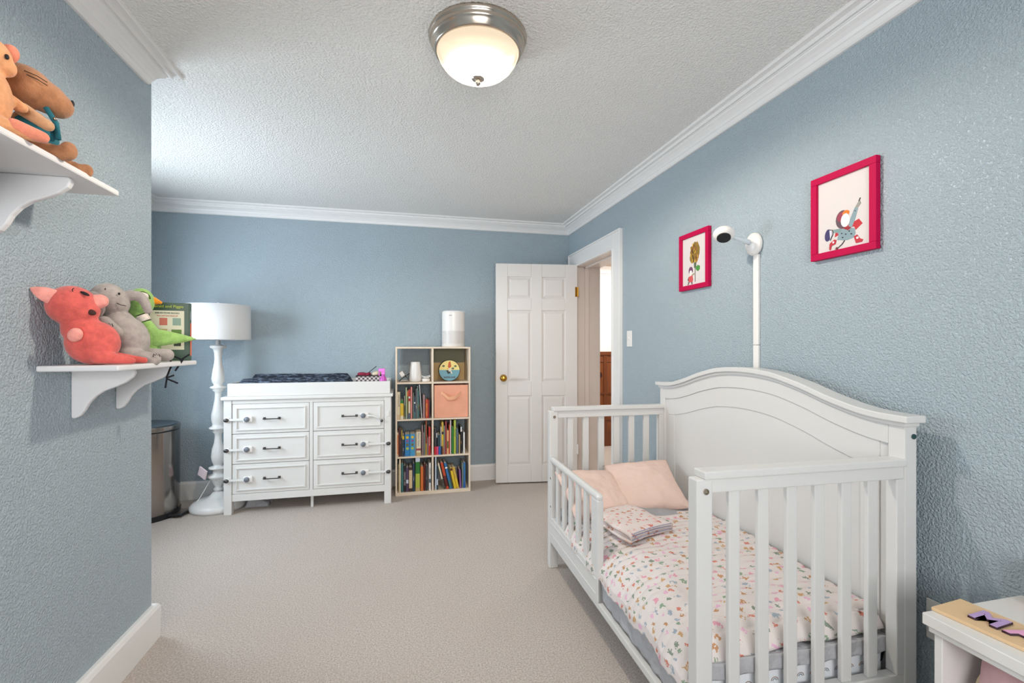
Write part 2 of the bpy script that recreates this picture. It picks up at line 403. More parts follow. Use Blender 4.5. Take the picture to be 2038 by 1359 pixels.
# local x: facing direction (right in the photo), local y: away from the viewer, z above the shelf
pg = toy('plush_pig', -.948, 1.715, 1.205, 29.2, 'coral pink plush pig sitting at the near end of the lower shelf')
b = MB()
b.ell((.006, 0, .070), (.068, .062, .070), (0, -20, 0)).ell((-.020, 0, .112), (.050, .050, .052), (0, -20, 0))
b.ell((-.042, 0, .182), (.062, .060, .062)).ell((-.03, 0, .170), (.055, .055, .05))
b.limb((.02, -.038, .026), .024, (.098, -.045, .012), .011).limb((.03, .035, .026), .023, (.135, .040, .011), .011)
b.build('body', M_PIG, pg, remesh=.0035)
b = MB(); b.limb((-.005, -.004, .19), .028, (.022, -.006, .200), .023, 4); b.build('snout', M_PIGL, pg, remesh=.003)
b = MB(); b.ell((-.034, -.060, .092), (.018, .014, .022), (0, 15, 0)); b.build('arm', M_PIGL, pg, remesh=.003)
b = MB(); b.ell((-.030, .058, .092), (.022, .014, .030), (0, 15, 0)); b.build('arm', M_PIGL, pg, remesh=.003)
for yy, xx in ((-.028, 0), (.03, .01)):
    b = MB()
    v = [(-.090 + xx, yy, .188), (-.086 + xx, yy - .006, .222), (-.128 + xx, yy, .224)]
    for k in range(6):
        t_ = k / 5; p = Vector((-.086 + xx, yy, .205)).lerp(Vector((-.128 + xx, yy, .226)), t_); rr = .021 * (1 - t_ ** 1.7) + .004
        b.ell(p, (rr, .010 * (1-t_*.5), rr), sub=2)
    b.build('ear', M_PIGL, pg, remesh=.003)
def arc(parent, name, pts, r, m=M_INK): return MB().tube(pts, r, 6).build(name, m, parent, smooth=True)
MB().ell((-.013, -.047, .218), (.013, .004, .0045), (0, 28, -25)).build('eye', M_INK, pg, smooth=True)
arc(pg, 'brow', [(-.040, -.048, .222), (-.041, -.046, .228), (-.037, -.045, .233)], .0012)
MB().ell((.001, -.044, .162), (.013, .006, .009), (0, 20, -20)).build('mouth', mat('dark_mouth', (70, 40, 32), .8), pg, smooth=True)
arc(pg, 'nostril', [(.026, -.020, .212), (.034, -.018, .209), (.038, -.012, .204)], .0012)

el = toy('plush_elephant', -.948, 1.888, 1.205, 26.6, 'grey plush elephant seated between the pink pig and green bird')
b = MB()
b.ell((.010, 0, .085), (.066, .068, .082), (0, -12, 0)).ell((-.012, 0, .135), (.050, .052, .050))
b.ell((-.040, 0, .222), (.050, .052, .054)).ell((-.030, 0, .205), (.052, .05, .045))
pts = [(.000, 0, .228), (.020, -.006, .238), (.042, -.010, .236), (.056, -.014, .222), (.064, -.016, .202), (.068, -.016, .186)]
for i in range(len(pts) - 1): b.limb(pts[i], .021 - .0015*i, pts[i+1], .0195 - .0015*i, 3)
b.limb((.01, -.05, .03), .026, (.082, -.056, .013), .024).limb((.03, .045, .032), .025, (.125, .030, .026), .024)
b.build('body', M_ELE, el, remesh=.0035)
b = MB(); b.limb((-.048, -.062, .138), .022, (-.015, -.074, .104), .019); b.build('arm', M_ELE, el, remesh=.003)
b = MB(); b.limb((-.03, .058, .138), .022, (.0, .068, .104), .019); b.build('arm', M_ELE, el, remesh=.003)
for s_ in (-1, 1):
    b = MB(); b.ell((-.075, s_ * .050, .195), (.034, .010, .048), (0, -12, s_ * 25)); b.build('ear', M_ELE, el, remesh=.003)
MB().ell((-.010, -.047, .237), (.0035, .002, .0045)).build('eye', M_INK, el, smooth=True)
arc(el, 'brow', [(-.046, -.050, .247), (-.045, -.050, .253)], .0015)
arc(el, 'smile', [(-.016, -.050, .205), (-.006, -.050, .199), (.008, -.048, .197)], .0012)
for (cx, cy, cz) in ((-.036, -.092, .128), (.088, -.082, .026)):
    arc(el, 'toe_stitching', [(cx-.008, cy+.006, cz-.004), (cx-.006, cy+.002, cz+.006), (cx-.002, cy, cz), (cx+.001, cy, cz+.007), (cx+.005, cy, cz), (cx+.008, cy, cz+.005), (cx+.011, cy+.002, cz-.004)], .0012)

bd = toy('plush_bird', -.948, 2.045, 1.205, 24.7, 'lime green plush bird with orange beak and dangling black legs')
b = MB()
b.ell((-.018, 0, .228), (.043, .040, .052), (0, 0, 0)); b.limb((-.036, 0, .20), .024, (-.020, 0, .165), .020).limb((-.012, 0, .155), .022, (.004, 0, .12), .030)
b.ell((.0, 0, .085), (.045, .045, .055), (0, 20, 0)).ell((.004, 0, .05), (.04, .04, .045))
b.build('body', M_BIRD, bd, remesh=.0035)
b = MB()
for k in range(9):
    t_ = k / 8; p = Vector((.022, -.03, .092)).lerp(Vector((.150, -.020, .088)), t_); rr = .033 * (1 - t_)**.8 + .004
    b.ell(p, (rr * 1.1, .012, rr), sub=2)
b.build('wing', M_BIRD, bd, remesh=.003)
b = MB().ell((-.005, .046, .088), (.05, .012, .03)); b.build('wing', M_BIRD, bd, remesh=.003)
b = MB(); b.limb((.018, 0, .234), .016, (.042, 0, .228), .006); b.build('beak', M_BEAK, bd, remesh=.002)
MB().lathe([(.0215, -.012), (.0235, -.008), (.0235, .008), (.0215, .012)], mtx=Matrix.Translation((-.014, 0, .165)) @ Matrix.Rotation(math.radians(-25), 4, 'Y'), seg=24).build('collar', M_WFELT, bd, smooth=True)
for dz, k in ((.013, 0), (-.013, 1)):
    MB().lathe([(.0215, -.0016), (.0245, 0), (.0215, .0016)], mtx=Matrix.Translation((-.014 - dz*.45, 0, .165 + dz)) @ Matrix.Rotation(math.radians(-25), 4, 'Y'), seg=24).build('collar_band', M_INK, bd, smooth=True)
MB().ell((-.008, -.036, .247), (.013, .005, .013)).build('eye_patch', M_WFELT, bd, smooth=True)
arc(bd, 'eye_line', [(-.024, -.033, .262), (-.012, -.038, .264), (.000, -.036, .258), (.008, -.033, .248), (.010, -.031, .238)], .0014)
M_LEG = mat('black_felt', (24, 26, 34), .9)
for pts, toes in (([(.04, -.01, .02), (.078, -.02, .022), (.108, -.03, .007)], [((.100, -.03, .003), (.132, -.03, .027)), ((.112, -.03, .010), (.086, -.03, -.037))]),
                  ([(.04, -.02, .012), (.072, -.045, .004), (.072, -.052, -.02), (.058, -.053, -.062)], [((.060, -.053, -.058), (.055, -.053, -.100)), ((.058, -.053, -.062), (.082, -.053, -.052)), ((.058, -.053, -.064), (.094, -.053, -.084))])):
    l = MB().tube(pts, .0035, 6).build('leg', M_LEG, bd)
    q = MB()
    for a, c in toes: q.tube([a, c], .0035, 6)
    q.build('foot', M_LEG, l)

bk = thing('picture_book', (-.925, 2.185, 1.205), 'tall dark green picture book standing behind the green bird', 'book')
bk.rotation_euler = (0, 0, math.radians(13))
M_PAGES = mat('book_pages', (235, 226, 208), .8)
M_GRN = mat('dark_green_cover', (58, 84, 66), .4)
B('cover', M_GRN, bk, -.085, .062, -.013, -.010, 0, .238, bev=.0008)
B('cover', M_GRN, bk, -.085, .062, .014, .017, 0, .238, bev=.0008)
sp = B('spine', M_GRN, bk, .062, .066, -.013, .017, 0, .238, bev=.0008)
B('page_block', M_PAGES, bk, -.082, .062, -.010, .014, .003, .234, bev=0)
B('spine_label', mat('orange_print', (235, 110, 70), .5), sp, .0659, .0665, -.0135, .0165, .02, .155, bev=0)
B('spine_picture', mat('grey_print', (150, 155, 160), .5), sp, .0659, .0665, -.0135, .0165, .17, .205, bev=0)
M_CREAMP = mat('cream_print', (225, 220, 196), .5)
c1 = B('cover_print', M_CREAMP, bk, -.07, .045, -.0136, -.0129, .045, .205, bev=0)
for x0, x1, z0, z1, c in ((-.038, -.012, .145, .175, (200, 110, 90)), (.006, .034, .145, .175, (140, 165, 150)), (.002, .036, .108, .128, (96, 130, 50)), (-.038, -.012, .1, .13, (190, 170, 120)), (.01, .034, .06, .085, (60, 66, 50))):
    B('printed_picture', mat('print_%d_%d_%d' % c, c, .5), bk, x0, x1, -.0142, -.0135, z0, z1, bev=0)
text('title', 'Gerald and Piggie', .0155, mat('lime_print', (190, 205, 70), .5), bk, (-.012, -.0135, .222), (90, 0, 0))
text('subtitle', 'ARE IN MORE BOOKS', .0085, M_INK, bk, (-.012, -.0138, .195), (90, 0, 0))
text('subtitle', 'You will love them all', .008, mat('red_print', (200, 60, 50), .5), bk, (-.012, -.0138, .184), (90, 0, 0))

# upper shelf toys
mo = toy('plush_mouse', -.905, 1.42, 1.738, 33.2, 'brown long-nosed plush animal in teal overalls on upper shelf')
b = MB()
b.ell((-.020, 0, .175), (.058, .052, .052)).ell((.015, 0, .165), (.052, .042, .040), (0, 25, 0)).ell((.042, 0, .150), (.032, .034, .032))
b.ell((-.006, 0, .06), (.042, .045, .062)).limb((.0, -.03, .02), .02, (.052, -.05, .012), .018).limb((.0, .03, .02), .02, (.10, .05, .006), .016)
b.ell((.06, -.052, .022), (.018, .018, .024)).ell((.10, .05, .010), (.016, .016, .018))
b.build('body', M_TAN, mo, remesh=.0035)
b = MB(); b.limb((-.02, -.045, .10), .017, (.022, -.068, .068), .014); b.build('arm', M_TAN2, mo, remesh=.003)
b = MB(); b.ell((.000, 0, .062), (.046, .049, .055), (0, -12, 0)); b.build('overalls', M_TEAL, mo, remesh=.0035)
MB().tube([(.02, -.03, .125), (.038, -.036, .09), (.042, -.036, .05)], .006, 8).build('overall_strap', M_TEAL, mo, smooth=True)
MB().ell((.036, -.043, .098), .0045).build('buckle', M_NICKEL, mo, smooth=True)
MB().ell((.069, -.006, .162), (.005, .008, .009)).build('nose', M_INK, mo, smooth=True)
for k, z in enumerate((.190, .182)):
    arc(mo, 'whisker', [(-.018 + .004*k, -.050, z + .004), (.004, -.050, z), (.022, -.044, z - .006)], .0009)
b = MB(); b.ell((-.07, -.03, .215), (.014, .03, .03)); b.build('ear', M_TAN2, mo, remesh=.003)

br = toy('plush_bear', -.915, 1.285, 1.738, 35.6, 'light peach plush animal at the left edge of the upper shelf')
b = MB()
b.ell((.0, 0, .180), (.048, .05, .045)).ell((-.002, 0, .085), (.05, .055, .08)).limb((0, -.035, .02), .026, (.085, -.03, .014), .014)
b.limb((.02, .03, .11), .022, (.062, .015, .088), .012).ell((.036, 0, .165), (.018, .026, .02))
b.build('body', M_PEACH, br, remesh=.0035)
b = MB(); b.ell((.040, .010, .203), (.018, .012, .024), (0, 20, 0)); b.build('ear', M_PEACH2, br, remesh=.003)
b = MB(); b.ell((-.03, -.035, .225), (.018, .012, .022)); b.build('ear', M_PEACH2, br, remesh=.003)
MB().ell((.036, -.034, .176), (.004, .004, .006)).build('eye', M_INK, br, smooth=True)
b = MB(); b.limb((.048, -.034, .022), .0195, (.092, -.034, .014), .014); b.build('foot_pad', M_PEACH2, br, remesh=.003)

# ================================================================ FLOOR LAMP
lx, ly = -1.407, 4.08
lp = thing('floor_lamp', (lx, ly, 0), 'white turned-post floor lamp with drum shade between bin and dresser', 'lamp')
k = .001393
pr = [(275,12),(300,12),(303,36),(310,42),(318,38),(325,25),(345,20),(380,18),(410,21),(450,28),(490,33),(510,30),(522,23),(530,22),(537,40),(543,40),(550,24),(557,28),(565,18),(580,16),(610,18),(650,25),(690,33),(720,34),(745,28),(758,30),(765,44),(772,44),(780,24),(790,28),(800,18),(820,17),(850,20),(890,31),(930,35),(955,31),(972,24),(980,22),(988,46),(996,46),(1002,26),(1025,26),(1032,50),(1042,52),(1052,40),(1065,31),(1085,22),(1100,14),(1110,22),(1118,22),(1124,14),(1130,28),(1150,44),(1160,58),(1164,90),(1170,100),(1180,122),(1190,134),(1205,138),(1218,136)]
MB().lathe([(r_ * k, 1.698 - y * k) for y, r_ in pr[::-1] if 1.698 - y * k > .001] , seg=40).build('turned_post', M_WHITE, lp, smooth=True)
M_SHADE = mat('white_linen_shade', (216, 214, 213), .8, bump=(300, .1, .001))
MB().lathe([(.228, 1.318), (.224, 1.590), (.2225, 1.590), (.2265, 1.318), (.228, 1.318)], seg=64, cap=False).build('lamp_shade', M_SHADE, lp, smooth=True)
MB().lathe([(0, 1.576), (.223, 1.577), (.223, 1.580), (0, 1.579)], seg=48).build('shade_diffuser', M_SHADE, lp)
MB().lathe([(.006, 1.30), (.006, 1.596), (.012, 1.600), (.010, 1.608), (0, 1.612)], seg=16).build('finial', M_PLAST, lp, smooth=True)
MB().tube([(-.12, -.14, .012), (-.16, -.1, .012), (-.12, -.02, .09), (-.07, 0, .19), (-.035, 0, .26)], .003, 6).build('cord', M_PLAST, lp, smooth=True)
MB().box(-.005, .005, -.045, .045, -.035, .035, mtx=Matrix.Translation((-.09, -.05, .29)) @ Matrix.Rotation(.9, 4, 'Z') @ Matrix.Rotation(.35, 4, 'X')).build('paper_tag', mat('pink_paper', (228, 206, 210), .7), lp)

# ================================================================ TRASH BIN
tb = thing('step_bin', (-1.96, 3.99, 0), 'brushed steel half-round step trash bin against the alcove corner', 'trash bin')
def dshape(rx, ry, n=28): return [(rx * math.cos(-math.pi/2 + math.pi * i / n) ** .8 if 0 < i < n else 0, ry * math.sin(-math.pi/2 + math.pi * i / n)) for i in range(n + 1)]
def dprism(z0, z1, rx, ry): return MB().prism(dshape(rx, ry), z0, z1, 'Z')
autosmooth(dprism(.035, .635, .30, .235).build('bin_body', M_STEEL, tb), 40)
autosmooth(dprism(0, .038, .306, .24).build('base', M_BLACK, tb), 40)
autosmooth(dprism(.635, .642, .296, .231).build('lid_seal', M_BLACK, tb), 40)
autosmooth(dprism(.642, .678, .304, .239).build('lid', M_STEEL, tb, bev=.006), 40)
autosmooth(dprism(.678, .684, .285, .222).build('lid_panel', mat('slate_plastic', (74, 88, 98), .35), tb), 40)
MB().box(.26, .385, -.08, .08, .012, .022).build('pedal', M_BLACK, tb, bev=.008)
MB().box(.30, .375, -.07, .07, .0221, .027).build('pedal_plate', M_STEEL, tb, bev=.004)
tb.rotation_euler = (0, 0, math.radians(-8)); tb.location = (-1.955, 4.015, 0)

# ================================================================ DRESSER
ds = thing('dresser', (-.69, 3.87, 0), 'white six-drawer dresser with pewter handles against the back wall', 'dresser')
D = .455
X0, X1 = -.609, .605
for x0 in (X0, X1 - .054):
    for y0 in (0, D - .054): B('leg', M_WHITE, ds, x0, x0 + .054, y0, y0 + .054, 0, .862, bev=.003)
B('top', M_WHITE, ds, X0 - .014, X1 + .014, -.016, D + .006, .863, .888, bev=.004)
cr = MB().box(X0 + .01, X0 + .03, .05, D - .05, .10, .862).box(X1 - .03, X1 - .01, .05, D - .05, .10, .862).box(X0 + .03, X1 - .03, D - .03, D - .01, .10, .862)
cr.box(X0 + .054, X1 - .054, .006, .03, .832, .862).box(X0 + .054, X1 - .054, .006, .03, .098, .151).box(-.006 - .004, .014, .006, .03, .151, .832).box(X0 + .03, X1 - .03, .03, D - .03, .12, .135)
cr.build('carcass', M_WHITE, ds, bev=.002)
B('centre_foot', M_WHITE, ds, -.01, .01, .05, .07, 0.0, .12)
M_DARKGAP = mat('drawer_gap_shadow_board', (120, 116, 112), .8)
M_TRANS = mat('clear_white_strap', (232, 232, 230), .3); M_GBTN = mat('grey_button', (120, 126, 136), .4)
rows = [(.6065, .830), (.3795, .6025), (.1535, .3755)]
for side, (a, c) in enumerate(((X0 + .057, -.013), (.017, X1 - .057))):
    for ri, (z0, z1) in enumerate(rows):
        dw = B('drawer', M_WHITE, ds, a, c, .006, .40, z0, z1, bev=.002)
        fr = MB(); i0 = .024; wd = .011
        ax, cx_, zb, zt = a + i0, c - i0, z0 + i0, z1 - i0
        fr.box(ax, cx_, -.003, .007, zt - wd, zt).box(ax, cx_, -.003, .007, zb, zb + wd).box(ax, ax + wd, -.003, .007, zb + wd, zt - wd).box(cx_ - wd, cx_, -.003, .007, zb + wd, zt - wd)
        fr.build('drawer_moulding', M_WHITE, dw, bev=.003)
        zm = (z0 + z1) / 2 - .002
        hx = -.278 if side == 0 else .286
        h = MB()
        for s_ in (-1, 1): h.box(hx + s_*.052 - .009, hx + s_*.052 + .009, -.002, .007, zm - .008, zm + .010).box(hx + s_*.052 - .005, hx + s_*.052 + .005, -.026, 0, zm - .003, zm + .007)
        h.box(hx - .052, hx + .052, -.028, -.021, zm - .003, zm + .004)
        h.build('handle', M_DKMET, dw, bev=.0015)
        # child lock
        px_ = -.442 if side == 0 else .402
        lk = MB().box(px_ - .032, px_ + .032, -.014, .006, zm - .023, zm + .023).build('safety_latch', M_PLAST, ds, bev=.008)
        MB().lathe([(0, 0), (.020, 0), (.019, .008), (0, .010)], mtx=Matrix.Translation((px_ + (-.006 if side == 0 else -.012), -.012, zm)) @ Matrix.Rotation(math.pi/2, 4, 'X'), seg=20).build('latch_button', M_GBTN, lk, smooth=True)
        ex = X0 + .026 if side == 0 else X1 - .026
        if side == 1 and ri == 0:
            MB().tube([(px_ + .02, -.012, zm), (px_ + .06, -.014, zm - .004), (px_ + .10, -.014, zm - .018), (px_ + .125, -.014, zm - .036)], .0055, 6).build('latch_strap', M_TRANS, lk, smooth=True)
            MB().ell((px_ + .13, -.014, zm - .045), (.011, .008, .012)).build('latch_clip', M_DKMET, lk, smooth=True)
            B('catch_plate', M_PLAST, ds, ex - .009, ex + .009, -.006, 0, zm - .012, zm + .03)
        else:
            s0, s1 = (ex, px_ - .02) if side == 0 else (px_ + .02, ex)
            MB().box(s0, s1, -.012, -.009, zm - .008, zm + .008).build('latch_strap', M_TRANS, lk)
            MB().box(ex - .014, ex + .014, -.010, 0, zm - .014, zm + .014).build('catch_plate', M_PLAST, ds, bev=.003)
            MB().ell((ex + (-.004 if side == 0 else .004), -.014, zm - .003), (.018, .010, .015)).build('latch_clip', M_DKMET, lk, smooth=True)

# changing tray
ct = thing('changing_tray', (-.69, 3.87, .8885), 'white changing tray frame sitting on top of the dresser', 'changing tray')
TZ = .098
tm = MB().box(-.585, .597, .004, .020, 0, TZ).box(-.585, .597, .432, .448, 0, TZ).box(-.585, -.569, .020, .432, 0, TZ).box(.581, .597, .020, .432, 0, TZ).box(.30, .314, .020, .432, 0, TZ - .01).box(-.569, .581, .020, .432, 0, .006)
tm.build('tray_frame', M_WHITE, ct, bev=.003)
def pad_mat():
    t = NT('navy_tie_dye_fabric'); t.b.inputs['Roughness'].default_value = .9
    tc = t.n('ShaderNodeTexCoord'); mp = t.n('ShaderNodeMapping'); mp.inputs['Scale'].default_value = (1, 2.4, 4); mp.inputs['Rotation'].default_value = (0, .15, .5)
    t.l(tc.outputs['Object'], mp.inputs[0]); a = t.noise(22, 4, .65, mp.outputs[0])
    r = t.n('ShaderNodeMapRange'); r.inputs[1].default_value = .48; r.inputs[2].default_value = .68; t.l(a, r.inputs[0])
    t.l(t.mix(r.outputs[0], rgb(30, 36, 50), rgb(112, 126, 146)), t.b.inputs['Base Color']); t.bump(a, .4, .006); return t.m
def padf(u, v):
    x = -.555 + .84 * u; y = .03 + .395 * v
    e = min(u, 1-u) * 14; e = min(1, e) ** .5 if e > 0 else 0
    f = min(v, 1-v) * 9; f = min(1, f) ** .5 if f > 0 else 0
    ridge = math.exp(-((v - .1) / .11) ** 2) * .045 + math.exp(-((v - .9) / .10) ** 2) * .062
    z = .018 + (.072 + ridge + .005 * N3(x * 9, y * 9, 3)) * min(e, f)
    return (x, y, z)
pm = grid(60, 40, padf)
pd = pm.build('changing_pad', pad_mat(), None, smooth=True); pd.location = (-.69, 3.87, .8885)
so = pd.modifiers.new('solid', 'SOLIDIFY'); so.thickness = .01; so.offset = -1
tag(pd, 'dark navy tie-dye contoured changing pad lying in the white tray', 'changing pad')

# basket and odds on tray
bs = thing('woven_basket', (-.265, 4.03, .8955), 'small grey and white woven basket in the changing tray', 'basket')
def weave():
    t = NT('woven_grey'); t.b.inputs['Roughness'].default_value = .8
    c = t.n('ShaderNodeTexChecker'); c.inputs['Scale'].default_value = 60; c.inputs[1].default_value = rgb(216, 208, 206); c.inputs[2].default_value = rgb(96, 84, 86)
    tc = t.n('ShaderNodeTexCoord'); t.l(tc.outputs['Object'], c.inputs[0]); t.l(c.outputs[0], t.b.inputs['Base Color']); return t.m
bm_ = MB().box(-.10, .10, -.07, -.064, 0, .128).box(-.10, .10, .064, .07, 0, .128).box(-.10, -.094, -.064, .064, 0, .128).box(.094, .10, -.064, .064, 0, .128).box(-.094, .094, -.064, .064, 0, .006)
bm_.build('basket_body', weave(), bs, bev=.002)
MB().box(-.103, .103, -.073, -.062, .126, .134).box(-.103, .103, .062, .073, .126, .134).box(-.103, -.092, -.062, .062, .126, .134).box(.092, .103, -.062, .062, .126, .134).build('basket_rim', mat('dark_rim', (66, 56, 58), .8), bs, bev=.003)
def simple(mb, name, m, label, cat, group=None, smooth=True, **kw):
    o = mb.build(name, m, None, smooth=smooth, **kw); return tag(o, label, cat, group)
simple(MB().ell((-.315, 4.03, 1.035), (.045, .04, .018), (0, 8, 0)).ell((-.275, 4.02, 1.037), (.025, .03, .014), (0, -18, 20)), 'cloth_bundle', mat('crimson_cloth', (140, 30, 60), .8), 'crimson cloth bundle on the left side of the woven basket', 'cloth')
simple(MB().ell((-.205, 4.03, 1.04), (.045, .045, .022), (0, -8, 0)), 'hair_brush', mat('cream_plastic', (222, 205, 178), .5), 'cream rounded brush lying on the right side of the basket', 'brush')
simple(MB().tube([(-.29, 4.01, 1.03), (-.255, 4.0, 1.062), (-.205, 3.99, 1.103)], .003, 6), 'thermometer_stick', M_BLACK, 'thin black stick poking up diagonally out of the basket', 'stick')
sb = thing('spray_bottle', (-.150, 3.955, .8955), 'translucent magenta pink spray bottle at the right end of tray', 'bottle')
M_PINKP = mat('pink_translucent_plastic', (240, 110, 220), .25); M_PINKP.node_tree.nodes['Principled BSDF'].inputs['Transmission Weight'].default_value = .35
MB().lathe([(0, 0), (.028, 0), (.030, .01), (.030, .09), (.024, .115), (.014, .13), (.013, .14)], seg=24).build('bottle_body', M_PINKP, sb, smooth=True)
MB().box(-.014, .014, -.012, .012, .14, .165).box(-.038, .014, -.008, .008, .165, .19).box(-.036, -.028, -.004, .004, .13, .168).build('spray_head', mat('pink_plastic', (244, 120, 224), .3), sb, bev=.003)

# ================================================================ BOOKCASE
BX0, BX1, BY0, BY1, BZ = -.054, .584, 4.033, 4.325, 1.264
bc = thing('cube_bookcase', (0, 0, 0), 'cream eight-cube bookcase standing between dresser and door', 'bookcase')
bc.location = ((BX0 + BX1) / 2, BY0, 0)
def lb(n, x0, x1, z0, z1, y0=0, y1=BY1 - BY0): 
    cx = (BX0 + BX1) / 2
    return B(n, M_BCASE, bc, x0 - cx, x1 - cx, y0, y1, z0, z1, bev=.0012)
lb('side_panel', BX0, BX0 + .015, 0, BZ); lb('side_panel', BX1 - .015, BX1, 0, BZ)
lb('top_panel', BX0 + .015, BX1 - .015, BZ - .015, BZ); lb('bottom_panel', BX0 + .015, BX1 - .015, 0.0, .028)
lb('divider', .2495, .2645, .028, BZ - .015)
SZ = [.317, .6345, .947]
for z in SZ:
    lb('shelf', BX0 + .015, .2495, z, z + .015); lb('shelf', .2645, BX1 - .015, z, z + .015)
FZ = {1: .962, 2: .6495, 3: .332, 4: .028}

COLS = {'cream': (228, 214, 184), 'yellow': (226, 190, 40), 'green': (40, 128, 60), 'pale grey': (176, 172, 166), 'pale green': (190, 208, 166), 'olive': (110, 106, 50),
 'red': (186, 36, 28), 'salmon pink': (226, 140, 130), 'charcoal': (60, 62, 66), 'navy': (30, 56, 84), 'dark grey': (88, 86, 92), 'teal grey': (110, 136, 134), 'teal': (60, 116, 116),
 'white': (236, 236, 234), 'mauve': (160, 128, 130), 'orange': (214, 110, 44), 'dark brown': (70, 44, 40), 'maroon': (96, 24, 26), 'rust': (160, 74, 44), 'sky blue': (60, 150, 200), 'bright blue': (36, 128, 190),
 'grey': (124, 116, 118), 'grey green': (128, 138, 124), 'black': (26, 26, 32), 'dark teal': (32, 62, 76), 'gold': (206, 170, 66), 'brick red': (150, 60, 60), 'peach': (226, 170, 116), 'orange red': (196, 68, 32),
 'pinkish white': (226, 206, 208), 'leaf green': (44, 120, 44), 'lime': (178, 190, 70), 'slate': (82, 100, 118), 'tan': (196, 170, 116), 'purple': (136, 84, 140), 'steel blue': (48, 110, 164), 'pale blue': (206, 216, 232), 'plum': (84, 60, 96), 'beige': (218, 190, 150), 'dark olive': (84, 82, 62), 'pink': (214, 60, 106), 'royal blue': (30, 96, 170), 'scarlet': (200, 30, 34)}
def book(row, col, p0, p1, ytop, color, extra='', lean=0, dots=None, band=None, base=None, dy=0, group=None, depth=.17, txt=None, fz=None, zlift=0, plain=''):
    """p0,p1: spine edges in millimetres from the cube's left side; ytop: height in mm"""
    xo = (BX0 + .0155) if col == 'L' else .265
    x0, x1 = xo + p0 / 1000, xo + p1 / 1000; h = ytop / 1000
    z = FZ[row] + .0003 + zlift; y = BY0 + .012 + dy
    where = {2: 'second row', 3: 'third row', 4: 'bottom row'}[row]
    side = 'left' if col == 'L' else 'right'
    name = 'book'
    wd = max(.0035, x1 - x0 - .0008); depth = min(depth, .2)
    cm = mat('book_' + color.replace(' ', '_'), COLS[color], .45)
    mb = MB(); t_ = .0015 if wd > .007 else .0009
    mb.box(0, wd, 0, .002, 0, h).box(0, t_, .002, depth, 0, h).box(wd - t_, wd, .002, depth, 0, h)
    o = mb.build(name, cm); o.location = (x0, y, z)
    if lean:
        a = math.radians(lean); o.rotation_euler = (0, -a, 0)
        if lean < 0: pass
    lab = (extra + ' ' if extra else '') + color + ' book ' + (plain + ' ' if plain else '') + 'in the ' + where + ', ' + side + ' cube of the bookcase'
    tag(o, lab, 'book', group or 'books in the bookcase')
    if wd > .004: B('page_block', M_PAGES, o, t_, wd - t_, .002, depth - .003, .003, h - .004, bev=0)
    if band:
        for (b0, b1, bc_) in band:
            B('spine_label', mat('book_' + bc_.replace(' ', '_'), COLS[bc_], .45), o, .0004, wd - .0004, -.0004, .0003, h * b0, h * b1, bev=0)
    if dots:
        for i, c in enumerate(dots):
            zz = h * (.86 - .17 * i)
            MB().lathe([(0, 0), (wd * .3, 0), (wd * .3, .0006), (0, .0006)], mtx=Matrix.Translation((wd / 2, 0, zz)) @ Matrix.Rotation(math.pi/2, 4, 'X'), seg=14).build('spine_dot', mat('book_' + c.replace(' ', '_'), COLS[c], .45), o)
    if txt:
        s_, tc_, sz, zf = txt
        text('spine_text', s_, sz, mat('book_' + tc_.replace(' ', '_'), COLS[tc_], .45), o, (wd / 2, -.0004, h * zf), (90, 90, 0), depth=.0002)
    return o
# second row, left
R = 2
book(R,'L',0,24,230,'cream','thick leftmost',txt=('FARMHOUSE','black',.018,.68),band=[(.0,.16,'beige')])
book(R,'L',26,50,160,'green','short',dy=.012)
book(R,'L',25.5,52,135,'yellow','short bright',dy=-.012,depth=.02,band=[(0,.22,'cream')])
book(R,'L',57,64,195,'pale grey','slim',band=[(.1,.6,'olive')])
book(R,'L',70,79,268,'pale green','tall slim')
book(R,'L',80,92,243,'olive','tall',band=[(.8,.97,'orange'),(0,.15,'slate')])
book(R,'L',93,108,250,'red','tall',band=[(.2,.6,'cream'),(0,.2,'slate'),(.7,.76,'white')])
book(R,'L',111,123,272,'salmon pink','tall')
book(R,'L',124,130,262,'dark brown','tall slim')
book(R,'L',131,137,222,'grey green','slim')
book(R,'L',138,151,190,'navy','short',band=[(0,.3,'teal'),(.68,.74,'white')])
book(R,'L',152,164,255,'dark grey','tall',txt=('OCEAN','white',.009,.4))
book(R,'L',165,172,280,'teal grey','tall slim')
book(R,'L',173,181,240,'teal','',band=[(.3,.5,'olive')])
book(R,'L',201,207,292,'white','tall slim leaning',lean=3.8)
book(R,'L',213,231,200,'mauve')
book(R,'L',236,255,160,'orange red','short',band=[(.12,.8,'orange')],txt=('SUNNY','brick red',.011,.45))
book(R,'L',256,264,158,'red','short slim')
book(R,'L',266,274,152,'dark brown','short slim')
# third row, left
R = 3
book(R,'L',0,10,205,'beige','slim leftmost',band=[(.1,.9,'orange')])
book(R,'L',12,20,238,'maroon','tall')
book(R,'L',21,31,235,'dark brown','tall',txt=('STORY','salmon pink',.007,.5))
book(R,'L',34,42,222,'gold','',band=[(0,.7,'charcoal')])
book(R,'L',43,58,178,'navy','short',dy=-.01,band=[(.82,.98,'yellow')],txt=('VERSES','white',.008,.35))
D4 = ['yellow', 'purple', 'olive', 'lime']
book(R,'L',63,104,186,'bright blue','thick',dots=D4)
book(R,'L',106,146,187,'sky blue','thick',dots=D4)
book(R,'L',147,154,198,'pale grey','slim')
book(R,'L',158,197,203,'cream','thick',txt=('Mother Goose','steel blue',.019,.68),band=[(.22,.3,'brick red'),(0,.12,'tan')])
book(R,'L',205,214,260,'mauve','tall slim')
book(R,'L',216,224,195,'grey','slim')
book(R,'L',226,234,262,'grey green','tall slim')
